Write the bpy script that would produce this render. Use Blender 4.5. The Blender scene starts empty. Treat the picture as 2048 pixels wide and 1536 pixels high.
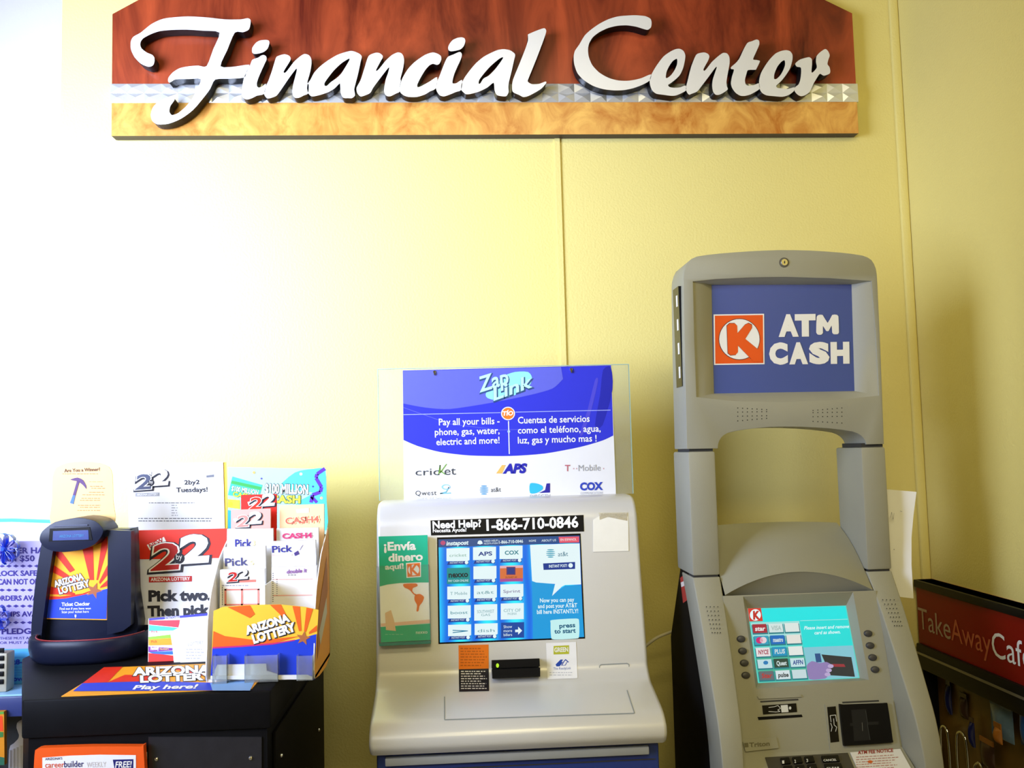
import bpy, bmesh, math, random
from mathutils import Vector, Matrix
from mathutils.geometry import tessellate_polygon
random.seed(7)
SC = bpy.context.scene
COL = SC.collection
RAD = math.radians

# ------------------------------------------------------------------ camera
FPX = 1800.0                                   # focal length in pixels of the 2048x1536 frame
EYE = Vector((0.0, 0.0, 1.5))
ROT = (Matrix.Rotation(RAD(-3.5), 3, 'Z') @ Matrix.Rotation(RAD(90 + 4.2), 3, 'X')
       @ Matrix.Rotation(RAD(-1.43), 3, 'Z'))
cam_data = bpy.data.cameras.new('camera')
cam_data.sensor_width = 36.0
cam_data.lens = FPX / 2048 * 36.0
cam_data.clip_start = 0.05
cam = bpy.data.objects.new('camera', cam_data)
cam.matrix_world = Matrix.Translation(EYE) @ ROT.to_4x4()
COL.objects.link(cam)
SC.camera = cam

# ------------------------------------------------------------------ world, lights, exposure
world = bpy.data.worlds.new('shop_ambient')
world.use_nodes = True
world.node_tree.nodes['Background'].inputs[0].default_value = (1.0, 0.83, 0.40, 1)
world.node_tree.nodes['Background'].inputs[1].default_value = 0.12
SC.world = world

def area(name, loc, target, sx, sy, power, col):
    l = bpy.data.lights.new(name, 'AREA')
    l.shape = 'RECTANGLE'; l.size = sx; l.size_y = sy; l.energy = power; l.color = col
    o = bpy.data.objects.new(name, l)
    o.location = loc
    d = Vector(target) - Vector(loc)
    o.rotation_euler = d.to_track_quat('-Z', 'Y').to_euler()
    COL.objects.link(o)
    return o
# daylight through the shop window on the left
WIN_C = Vector((-1.75, 0.95, 1.95)); WIN_D = Vector((1.0, 1.55, 0.0)).normalized()      # shop window set at an angle, left of the frame
wl = area('window_daylight', WIN_C - WIN_D * 0.05, WIN_C + WIN_D, 1.4, 1.2, 45, (0.88, 0.97, 1.40))
wl.data.spread = RAD(94)
# ceiling strip lights of the shop
area('ceiling_strip_light', (0.30, -0.1, 3.1), (0.30, 0.45, 1.5), 1.3, 0.35, 24, (1.0, 0.86, 0.46))
area('ceiling_strip_light', (-0.3, -1.9, 3.1), (-0.2, 0.3, 1.4), 1.6, 0.4, 26, (1.0, 0.86, 0.46))

vs = SC.view_settings
SC.display_settings.display_device = 'sRGB'
vs.view_transform = 'Standard'
vs.look = 'None'
vs.gamma = 1.0
vs.exposure = 0.0
vs.use_curve_mapping = False

# ------------------------------------------------------------------ pixel to place helpers
def ray(px, py):
    return ROT @ Vector(((px - 1024) / FPX, -(py - 768) / FPX, -1.0))

class Plane:
    """A real plane of the room; pt() gives the point of it seen at a place of the photograph."""
    def __init__(s, point, normal):
        s.p = Vector(point); s.n = Vector(normal).normalized()
    def pt(s, px, py, off=0.0):
        d = ray(px, py)
        t = (s.p - EYE).dot(s.n) / d.dot(s.n)
        return EYE + d * t + s.n * off
    def back(s, off):
        return Plane(s.p + s.n * off, s.n)

def PY(y): return Plane((0, y, 0), (0, -1, 0))
def PZ(z): return Plane((0, 0, z), (0, 0, 1))

# ------------------------------------------------------------------ materials
MATS = {}
def lin(c):
    if isinstance(c, str):
        c = c.lstrip('#'); c = [int(c[i:i + 2], 16) / 255 for i in (0, 2, 4)]
        c = [v / 12.92 if v <= 0.04045 else ((v + 0.055) / 1.055) ** 2.4 for v in c]
    return tuple(c[:3])
def mat(name, col, rough=0.5, metal=0.0, var=0.06, scale=30.0, bump=0.0, bscale=200.0, spec=0.5, coat=0.0, emit=0.0):
    if name in MATS: return MATS[name]
    m = bpy.data.materials.new(name); m.use_nodes = True
    nt = m.node_tree; N = nt.nodes; L = nt.links
    b = N['Principled BSDF']
    c = lin(col)
    tc = N.new('ShaderNodeTexCoord')
    nz = N.new('ShaderNodeTexNoise'); nz.inputs['Scale'].default_value = scale; nz.inputs['Detail'].default_value = 3
    L.new(tc.outputs['Object'], nz.inputs['Vector'])
    mx = N.new('ShaderNodeMix'); mx.data_type = 'RGBA'
    mx.inputs[6].default_value = (*[max(0, v * (1 - var)) for v in c], 1)
    mx.inputs[7].default_value = (*[min(1, v * (1 + var)) for v in c], 1)
    L.new(nz.outputs['Fac'], mx.inputs[0])
    L.new(mx.outputs[2], b.inputs['Base Color'])
    b.inputs['Roughness'].default_value = rough
    b.inputs['Metallic'].default_value = metal
    b.inputs['Specular IOR Level'].default_value = spec
    b.inputs['Coat Weight'].default_value = coat
    if emit:
        L.new(mx.outputs[2], b.inputs['Emission Color']); b.inputs['Emission Strength'].default_value = emit
        b.inputs['Base Color'].default_value = (0.01, 0.01, 0.01, 1)
        L.remove(b.inputs['Base Color'].links[0])
    if bump:
        n2 = N.new('ShaderNodeTexNoise'); n2.inputs['Scale'].default_value = bscale; n2.inputs['Detail'].default_value = 2
        L.new(tc.outputs['Object'], n2.inputs['Vector'])
        bp = N.new('ShaderNodeBump'); bp.inputs['Strength'].default_value = bump; bp.inputs['Distance'].default_value = 0.003
        L.new(n2.outputs['Fac'], bp.inputs['Height']); L.new(bp.outputs['Normal'], b.inputs['Normal'])
    MATS[name] = m
    return m
def ink(h):                                     # printed ink of one flat colour
    return mat('ink_' + h, h, rough=0.55, var=0.03, scale=60, spec=0.3)
def glow(h, e=1.0):                             # lit pixels of a screen
    return mat('screen_%s_%.2f' % (h, e), h, rough=0.2, var=0.02, emit=e)
def wood(name, c1, c2, sx, sz, rough=0.3):
    if name in MATS: return MATS[name]
    m = bpy.data.materials.new(name); m.use_nodes = True
    nt = m.node_tree; N = nt.nodes; L = nt.links; b = N['Principled BSDF']
    tc = N.new('ShaderNodeTexCoord'); mp = N.new('ShaderNodeMapping')
    mp.inputs['Scale'].default_value = (sx, 1, sz)
    L.new(tc.outputs['Object'], mp.inputs['Vector'])
    nz = N.new('ShaderNodeTexNoise'); nz.inputs['Scale'].default_value = 1.0; nz.inputs['Detail'].default_value = 6
    nz.inputs['Roughness'].default_value = 0.62; nz.inputs['Distortion'].default_value = 0.9
    L.new(mp.outputs['Vector'], nz.inputs['Vector'])
    r = N.new('ShaderNodeValToRGB'); r.color_ramp.elements[0].position = 0.32; r.color_ramp.elements[1].position = 0.70
    r.color_ramp.elements[0].color = (*lin(c1), 1); r.color_ramp.elements[1].color = (*lin(c2), 1)
    L.new(nz.outputs['Fac'], r.inputs['Fac']); L.new(r.outputs['Color'], b.inputs['Base Color'])
    b.inputs['Roughness'].default_value = rough; b.inputs['Coat Weight'].default_value = 0.15
    MATS[name] = m
    return m
def glass(name, tint=(0.95, 0.98, 0.97), refl=0.10, dens=0.06, rough=0.05):
    if name in MATS: return MATS[name]
    m = bpy.data.materials.new(name); m.use_nodes = True
    nt = m.node_tree; N = nt.nodes; L = nt.links
    for n in list(N): N.remove(n)
    out = N.new('ShaderNodeOutputMaterial'); tr = N.new('ShaderNodeBsdfTransparent'); tr.inputs[0].default_value = (*tint, 1)
    gl = N.new('ShaderNodeBsdfGlossy'); gl.inputs['Roughness'].default_value = rough
    df = N.new('ShaderNodeBsdfDiffuse'); df.inputs[0].default_value = (*tint, 1)
    nz = N.new('ShaderNodeTexNoise'); nz.inputs['Scale'].default_value = 6
    mr = N.new('ShaderNodeMapRange'); mr.inputs[3].default_value = dens * 0.6; mr.inputs[4].default_value = dens * 1.4
    L.new(nz.outputs['Fac'], mr.inputs[0])
    m1 = N.new('ShaderNodeMixShader'); m2 = N.new('ShaderNodeMixShader'); fr = N.new('ShaderNodeFresnel'); fr.inputs[0].default_value = 1.35
    L.new(mr.outputs[0], m1.inputs[0]); L.new(tr.outputs[0], m1.inputs[1]); L.new(df.outputs[0], m1.inputs[2])
    L.new(fr.outputs[0], m2.inputs[0]); L.new(m1.outputs[0], m2.inputs[1]); L.new(gl.outputs[0], m2.inputs[2])
    L.new(m2.outputs[0], out.inputs[0])
    MATS[name] = m
    return m

CREAM = mat('cream_wall_paint', (0.80, 0.69, 0.25), rough=0.55, var=0.03, scale=3, bump=0.35, bscale=160, spec=0.3)
WHITE_WALL = mat('white_wall_paint', (0.86, 0.86, 0.84), rough=0.6, var=0.02, scale=3, bump=0.2, bscale=160)
FLOOR = mat('grey_floor_tile', (0.42, 0.40, 0.36), rough=0.4, var=0.15, scale=6)
SILVER = mat('silver_kiosk_paint', (0.70, 0.70, 0.69), rough=0.33, metal=0.15, var=0.05, scale=5, bump=0.04, bscale=400)
KBLUE = mat('blue_kiosk_base', (0.012, 0.035, 0.22), rough=0.4)
PUTTY = mat('putty_grey_plastic', (0.32, 0.315, 0.25), rough=0.5, var=0.04, scale=9, bump=0.10, bscale=700)
DKPUTTY = mat('dark_putty_plastic', (0.10, 0.095, 0.08), rough=0.5)
SEAM = mat('dark_seam', (0.03, 0.03, 0.03), rough=0.7)
BLACK = mat('black_plastic', (0.006, 0.006, 0.007), rough=0.4, var=0.15, spec=0.12)
GBLACK = mat('gloss_black_plastic', (0.005, 0.005, 0.006), rough=0.16, var=0.15, spec=0.25)
CABBLACK = mat('black_laminate', (0.006, 0.006, 0.007), rough=0.5, var=0.2, scale=50, spec=0.06)
NAVY = mat('dark_navy_plastic', (0.008, 0.010, 0.024), rough=0.3, var=0.1, spec=0.18)
CHROME = mat('chrome', (0.8, 0.8, 0.8), rough=0.12, metal=1.0, var=0.02)
ALU = mat('brushed_aluminium', (0.80, 0.80, 0.79), rough=0.35, metal=0.25, var=0.03, scale=12)
PAPER = mat('white_paper', (0.76, 0.76, 0.77), rough=0.7, var=0.02)
PEARL = mat('pearl_metal_strip', (0.80, 0.81, 0.80), rough=0.22, metal=0.6, var=0.05, scale=40)
ACRYL = glass('clear_acrylic', dens=0.10)
PANE = glass('window_glass', dens=0.0)
AEDGE = mat('acrylic_edge', (0.35, 0.55, 0.5), rough=0.2)

# ------------------------------------------------------------------ object helpers
BASE = {}
def thing(name, label, cat, base, group=None):
    o = bpy.data.objects.new(name, None); o.empty_display_size = 0.05
    o.location = base; COL.objects.link(o)
    o['label'] = label; o['category'] = cat
    if group: o['group'] = group
    BASE[o.name] = Vector(base)
    return o
def tag(o, label, cat, group=None):
    o['label'] = label; o['category'] = cat
    if group: o['group'] = group
    return o

class MB:
    def __init__(s): s.v = []; s.f = []; s.m = []; s.mats = []
    def mi(s, m):
        if m not in s.mats: s.mats.append(m)
        return s.mats.index(m)
    def add(s, verts, faces, m):
        k = len(s.v); s.v += [Vector(p) for p in verts]; i = s.mi(m)
        for f in faces: s.f.append(tuple(k + j for j in f)); s.m.append(i)
        return s
    def bm(s, bm, m):
        bm.verts.index_update()
        s.add([v.co.copy() for v in bm.verts], [[v.index for v in f.verts] for f in bm.faces], m); bm.free()
        return s
    def box(s, x0, x1, y0, y1, z0, z1, m, r=0.0, seg=2):
        bm = bmesh.new(); bmesh.ops.create_cube(bm, size=1)
        for v in bm.verts:
            v.co = Vector(((x0 + x1) / 2 + v.co.x * (x1 - x0), (y0 + y1) / 2 + v.co.y * (y1 - y0), (z0 + z1) / 2 + v.co.z * (z1 - z0)))
        if r: bmesh.ops.bevel(bm, geom=bm.edges[:], offset=r, segments=seg, profile=0.5, affect='EDGES')
        return s.bm(bm, m)
    def slab(s, quad, n, t, m, r=0.0):
        """solid of thickness t behind a quad (or any polygon) of world points, n pointing to its front"""
        return s.prism([quad], n, t, m, r=r)
    def prism(s, loops, n, t, m, side=None, r=0.0):
        n = Vector(n).normalized(); side = side or m
        loops = [[Vector(p) for p in l] for l in loops]
        flat = [p for l in loops for p in l]
        tris = tessellate_polygon(loops)
        F = []
        for t3 in tris:
            a, b, c = [flat[i] for i in t3]
            F.append(t3 if (b - a).cross(c - a).dot(n) > 0 else t3[::-1])
        if t <= 0: return s.add(flat, F, m)
        k = len(flat)
        s.add(flat, F, m)
        s.add([p - n * t for p in flat], [f[::-1] for f in F], side)
        o = 0; B = []
        for l in loops:
            q = len(l)
            for i in range(q):
                a, b = o + i, o + (i + 1) % q
                B.append((a, b, b + k, a + k))
            o += q
        s.add(flat + [p - n * t for p in flat], B, side)
        return s
    def loft(s, rings, m, closed=True, caps=True):
        q = len(rings[0]); V = [p for r in rings for p in r]; F = []
        for i in range(len(rings) - 1):
            for j in range(q if closed else q - 1):
                a = i * q + j; b = i * q + (j + 1) % q
                F.append((a, b, b + q, a + q))
        if caps:
            F.append(tuple(range(q))[::-1]); F.append(tuple(range((len(rings) - 1) * q, len(rings) * q)))
        return s.add(V, F, m)
    def tube(s, pts, r, m, seg=10):
        pts = [Vector(p) for p in pts]; rings = []
        rr = r if isinstance(r, (list, tuple)) else [r] * len(pts)
        up = Vector((0.31, 0.17, 0.93)).normalized()
        for i, p in enumerate(pts):
            d = (pts[min(i + 1, len(pts) - 1)] - pts[max(i - 1, 0)]).normalized()
            a = d.cross(up).normalized(); b = d.cross(a)
            rings.append([p + (a * math.cos(2 * math.pi * k / seg) + b * math.sin(2 * math.pi * k / seg)) * rr[i] for k in range(seg)])
        return s.loft(rings, m)
    def disc(s, c, n, rx, ry, t, m, seg=24, u=None, taper=1.0):
        """short elliptic cylinder standing on c, rising t along n"""
        c = Vector(c); n = Vector(n).normalized()
        u = (Vector(u) if u else Vector((1, 0, 0))); u = (u - n * u.dot(n)).normalized(); v = n.cross(u)
        R = lambda o, k: [c + n * o + (u * math.cos(2 * math.pi * i / seg) * rx + v * math.sin(2 * math.pi * i / seg) * ry) * k for i in range(seg)]
        if t <= 0: return s.add(R(0, 1), [tuple(range(seg))], m)
        return s.loft([R(0, 1), R(t * 0.8, 1 if taper == 1 else (1 + taper) / 2), R(t, taper)], m)
    def build(s, name, parent=None, smooth=30, kind=None):
        base = BASE.get(parent.name, Vector((0, 0, 0))) if parent else Vector((0, 0, 0))
        me = bpy.data.meshes.new(name)
        me.from_pydata([v - base for v in s.v], [], s.f)
        for m in s.mats: me.materials.append(m)
        me.polygons.foreach_set('material_index', s.m)
        if smooth:
            me.polygons.foreach_set('use_smooth', [True] * len(me.polygons))
            me.set_sharp_from_angle(angle=RAD(smooth))
        me.update()
        o = bpy.data.objects.new(name, me); COL.objects.link(o)
        if parent:
            o.parent = parent; BASE[o.name] = base.copy()
        else:
            BASE[o.name] = Vector((0, 0, 0))
        if kind: o['kind'] = kind
        return o

def rehome(o, base):
    """move a top-level mesh's origin to its base point"""
    base = Vector(base)
    for v in o.data.vertices: v.co -= base
    o.location = base; BASE[o.name] = base
    return o
def struct(mb, name, **k): return mb.build(name, kind='structure', **k)

def smooth_loop(pts, sub=3, ten=0.38, closed=True):
    out = []; n = len(pts)
    for i in range(n if closed else n - 1):
        g = lambda k: pts[k % n] if closed else pts[max(0, min(n - 1, k))]
        p0, p1, p2, p3 = g(i - 1), g(i), g(i + 1), g(i + 2)
        for j in range(sub):
            t = j / sub
            o = []
            for c in range(len(p1)):
                m1 = (p2[c] - p0[c]) * ten; m2 = (p3[c] - p1[c]) * ten
                o.append((2 * t ** 3 - 3 * t ** 2 + 1) * p1[c] + (t ** 3 - 2 * t ** 2 + t) * m1 + (-2 * t ** 3 + 3 * t ** 2) * p2[c] + (t ** 3 - t ** 2) * m2)
            out.append(tuple(o))
    if not closed: out.append(tuple(pts[-1]))
    return out

# ------------------------------------------------------------------ lettering
TCACHE = {}
def text_geo(s, bold=0.0, shear=0.0, space=1.0):
    key = (s, bold, shear, space)
    if key in TCACHE: return TCACHE[key]
    cu = bpy.data.curves.new('type', 'FONT'); cu.body = s; cu.offset = bold; cu.shear = shear; cu.space_character = space
    cu.resolution_u = 3 if len(s) < 12 else 2
    cu.fill_mode = 'FRONT'
    ob = bpy.data.objects.new('type', cu)
    me = ob.to_mesh()
    V = [(v.co.x, v.co.y) for v in me.vertices]; F = [tuple(p.vertices) for p in me.polygons]
    ob.to_mesh_clear(); bpy.data.objects.remove(ob); bpy.data.curves.remove(cu)
    TCACHE[key] = (V, F)
    return V, F
CAP = max(v[1] for v in text_geo('H')[0])

class Print:
    """flat print on a plane; everything given at its place in the photograph"""
    def __init__(s, plane, lift=0.0006, step=0.00025):
        s.pl = plane; s.lift = lift; s.step = step; s.a = MB(); s.t = MB(); s.big = []
    def _n(s): return s.pl.n
    def poly(s, pts, m, layer=0, hole=None):
        off = s.lift + s.step * layer
        loops = [[s.pl.pt(x, y, off) for x, y in pts]]
        if hole: loops.append([s.pl.pt(x, y, off) for x, y in hole])
        s.a.prism(loops, s._n(), 0, m); return s
    def rect(s, x0, y0, x1, y1, m, layer=0, skew=0.0):
        """skew: rise in pixels of the right end"""
        return s.poly([(x0, y0), (x1, y0 - skew), (x1, y1 - skew), (x0, y1)], m, layer)
    def disc(s, x, y, rx, ry, m, layer=0, seg=24, a0=0, a1=360):
        pts = [(x + rx * math.cos(RAD(a0 + (a1 - a0) * i / seg)), y - ry * math.sin(RAD(a0 + (a1 - a0) * i / seg))) for i in range(seg + (0 if a1 - a0 == 360 else 1))]
        return s.poly(pts, m, layer)
    def line(s, pts, w, m, layer=1):
        for (x0, y0), (x1, y1) in zip(pts, pts[1:]):
            d = math.hypot(x1 - x0, y1 - y0) or 1; a, b = -(y1 - y0) / d * w / 2, (x1 - x0) / d * w / 2
            s.poly([(x0 + a, y0 + b), (x1 + a, y1 + b), (x1 - a, y1 - b), (x0 - a, y0 - b)], m, layer)
        return s
    def glyph(s, pts, m, layer=3):
        off = s.lift + s.step * layer
        s.big.append(MB().prism([[s.pl.pt(x, y, off) for x, y in pts]], s._n(), 0, m)); return s
    def text(s, body, p0, p1, h, m, layer=3, bold=0.0, shear=0.0, space=1.0):
        """baseline runs from p0 to p1, capitals h pixels high"""
        V0, _ = text_geo(body, 0.0, shear, space); V, F = text_geo(body, bold, shear, space)
        if not V0: return s
        xa = min(v[0] for v in V0); xb = max(v[0] for v in V0)
        dx, dy = p1[0] - p0[0], p1[1] - p0[1]; d = math.hypot(dx, dy)
        ux, uy = dx / (xb - xa), dy / (xb - xa); nx, ny = dy / d * h / CAP, -dx / d * h / CAP
        off = s.lift + s.step * layer
        P = [s.pl.pt(p0[0] + (x - xa) * ux + y * nx, p0[1] + (x - xa) * uy + y * ny, off) for x, y in V]
        G = []
        for f in F:
            a, b, c = P[f[0]], P[f[1]], P[f[2]]
            G.append(f if (b - a).cross(c - a).dot(s._n()) >= 0 else f[::-1])
        if h >= 9: s.big.append(MB().add(P, G, m))
        else: s.t.add(P, G, m)
        return s
    def textw(s, body, P0, P1, h, m, layer=3, bold=0.0, shear=0.0, up=(0, 0, 1)):
        """the same between two points of the place, capitals h metres high"""
        V0, _ = text_geo(body, 0.0, shear); V, F = text_geo(body, bold, shear)
        xa = min(v[0] for v in V0); xb = max(v[0] for v in V0); u = (P1 - P0) / (xb - xa); up = Vector(up) * (h / CAP)
        off = s._n() * (s.lift + s.step * layer)
        P = [P0 + u * (x - xa) + up * y + off for x, y in V]
        G = [f if (P[f[1]] - P[f[0]]).cross(P[f[2]] - P[f[0]]).dot(s._n()) >= 0 else f[::-1] for f in F]
        s.big.append(MB().add(P, G, m)); return s
    def scrib(s, x0, y0, x1, rows, pitch, m, h=2.2, layer=1, skew=0.0, ragged=0.25):
        """small print too fine to read: broken lines"""
        for r in range(rows):
            x = x0; y = y0 + r * pitch; e = x1 - (x1 - x0) * ragged * random.random()
            while x < e:
                w = random.uniform(2.5, 8); w = min(w, e - x)
                s.poly([(x, y - (x - x0) * skew), (x + w, y - (x + w - x0) * skew), (x + w, y + h - (x + w - x0) * skew), (x, y + h - (x - x0) * skew)], m, layer)
                x += w + random.uniform(1.2, 2.4)
        return s
    def build(s, parent, name='print'):
        if s.a.f: s.a.build(name, parent, smooth=0)
        if s.t.f: s.t.build('small_print', parent, smooth=0, kind='stuff')
        for b in s.big: b.build('lettering', parent, smooth=0)

def clip(poly, x0, y0, x1, y1):
    def cut(P, ins, inter):
        o = []
        for i, c in enumerate(P):
            p = P[i - 1]
            if ins(c):
                if not ins(p): o.append(inter(p, c))
                o.append(c)
            elif ins(p): o.append(inter(p, c))
        return o
    def ix(v): return lambda p, c: (v, p[1] + (c[1] - p[1]) * (v - p[0]) / ((c[0] - p[0]) or 1e-9))
    def iy(v): return lambda p, c: (p[0] + (c[0] - p[0]) * (v - p[1]) / ((c[1] - p[1]) or 1e-9), v)
    P = cut(poly, lambda q: q[0] >= x0, ix(x0))
    if P: P = cut(P, lambda q: q[0] <= x1, ix(x1))
    if P: P = cut(P, lambda q: q[1] >= y0, iy(y0))
    if P: P = cut(P, lambda q: q[1] <= y1, iy(y1))
    return P
def rays(pr, box, c, cols, a0, a1, n, R=600, layer=1, warp=None):
    """sunburst rays out of c inside a box of the photograph"""
    for k in range(n):
        b0, b1 = RAD(a0 + (a1 - a0) * k / n), RAD(a0 + (a1 - a0) * (k + 1) / n)
        p = clip([c, (c[0] + R * math.cos(b0), c[1] - R * math.sin(b0)), (c[0] + R * math.cos(b1), c[1] - R * math.sin(b1))], *box)
        if len(p) > 2:
            if warp: p = [warp(*q) for q in p]
            pr.poly(p, cols[k % len(cols)], layer)
def star(cx, cy, r, rot=90, ry=None, inner=0.42):
    ry = ry or r
    return [(cx + (r if k % 2 == 0 else r * inner) * math.cos(RAD(rot + 36 * k)), cy - (ry if k % 2 == 0 else ry * inner) * math.sin(RAD(rot + 36 * k))) for k in range(10)]

# ================================================================== the room
WY = 2.5                                        # back wall
XL, XR = -1.08, 1.319                           # its left end and the right wall
struct(MB().box(XL, XR + 0.12, WY, WY + 0.12, -0.02, 3.3, CREAM), 'wall_back')
struct(MB().box(XR, XR + 0.12, -0.6, WY, -0.02, 3.3, CREAM), 'wall_right')
struct(MB().box(-2.4, -0.95, 2.95, 3.05, -0.02, 3.3, WHITE_WALL), 'wall_left')
struct(MB().box(-2.4, XR + 0.12, -2.6, 3.05, -0.06, 0.0, FLOOR), 'floor')
b = MB()
p0, p1 = PY(WY).pt(1113.5, 272), PY(WY).pt(1129, 735)
b.prism([[p0 + Vector((-0.0075, -0.006, 0.10)), p0 + Vector((0.0075, -0.006, 0.10)), p1 + Vector((0.0075, -0.006, -1.7)), p1 + Vector((-0.0075, -0.006, -1.7))]], (0, -1, 0), 0.006, CREAM)
struct(b, 'trim_1')
struct(MB().box(XR - 0.026, XR - 0.001, WY - 0.014, WY, 0.0, 3.3, CREAM, r=0.004), 'trim_2')
# shop window on the left, out of frame except for its light
wu = Vector((WIN_D.y, -WIN_D.x, 0)); wz = Vector((0, 0, 1))
def wbox(u0, u1, z0, z1, d0, d1, m, mb=None):
    P_ = [WIN_C + wu * u + wz * z + WIN_D * d for d in (d0, d1) for u, z in ((u0, z0), (u1, z0), (u1, z1), (u0, z1))]
    return (mb or MB()).add(P_, [(0, 1, 2, 3), (7, 6, 5, 4), (0, 4, 5, 1), (1, 5, 6, 2), (2, 6, 7, 3), (3, 7, 4, 0)], m)
w = wbox(-0.78, -0.70, -0.68, 0.68, -0.03, 0.03, WHITE_WALL); wbox(0.70, 0.78, -0.68, 0.68, -0.03, 0.03, WHITE_WALL, w)
wbox(-0.70, 0.70, -0.68, -0.60, -0.03, 0.03, WHITE_WALL, w); wbox(-0.70, 0.70, 0.60, 0.68, -0.03, 0.03, WHITE_WALL, w); wbox(-0.80, 0.80, -1.95, -0.68, -0.05, 0.05, WHITE_WALL, w)
w = struct(w, 'window_1')
wbox(-0.70, 0.70, -0.60, 0.60, -0.004, 0.004, PANE).build('pane', w)
# ================================================================== the big sign
SY = 2.462                                      # front of the board
sg = thing('wall_sign', 'long wooden Financial Center sign with white script letters high on the wall', 'sign', (0.12, SY, 2.39))
pb = PY(SY)
REDWOOD = wood('red_mahogany', '#520f08', '#b04a26', 8, 2.0, 0.3)
HONEY = wood('honey_burl', '#b8691f', '#eeb95c', 13, 10)
EDGE = mat('dark_board_edge', (0.03, 0.012, 0.02), rough=0.5)
xl = pb.pt(223, 272).x; xr = pb.pt(1717, 262).x
zb = pb.pt(223, 272).z; zs0 = pb.pt(223, 206).z; zs1 = pb.pt(223, 168).z; zt = pb.pt(223, 28).z
up = [(xl, zs1), (xr, zs1), (xr, zt + 0.012), (xr - 0.10, zt + 0.062), (xr - 0.42, zt + 0.15), (0.12, zt + 0.21), (xl + 0.42, zt + 0.15), (xl + 0.10, zt + 0.058), (xl, zt)]
MB().prism([[Vector((x, SY, z)) for x, z in up]], (0, -1, 0), 0.034, REDWOOD, side=EDGE).build('upper_board', sg, smooth=0)
MB().prism([[Vector((x, SY, z)) for x, z in [(xl, zb), (xr, zb), (xr, zs0), (xl, zs0)]]], (0, -1, 0), 0.034, HONEY, side=EDGE).build('lower_board', sg, smooth=0)
# metal strip: rows of pressed triangular facets
st = MB(); n = 46; dx = (xr - xl + 0.008) / n; zm = (zs0 + zs1) / 2
st.box(xl - 0.004, xr + 0.004, SY - 0.001, SY + 0.03, zs0, zs1, PEARL)
for i in range(n):
    x0 = xl - 0.004 + i * dx
    for (za, zc) in ((zs0, zm), (zm, zs1)):
        q = [Vector((x0, SY - 0.0015, za)), Vector((x0 + dx, SY - 0.0015, za)), Vector((x0 + dx, SY - 0.0015, zc)), Vector((x0, SY - 0.0015, zc))]
        ap = Vector((x0 + dx * (0.3 + 0.4 * random.random()), SY - 0.006 - 0.004 * random.random(), (za + zc) / 2))
        st.add(q + [ap], [(0, 1, 4), (1, 2, 4), (2, 3, 4), (3, 0, 4)], PEARL)
st.build('metal_strip', sg, smooth=0)

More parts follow.
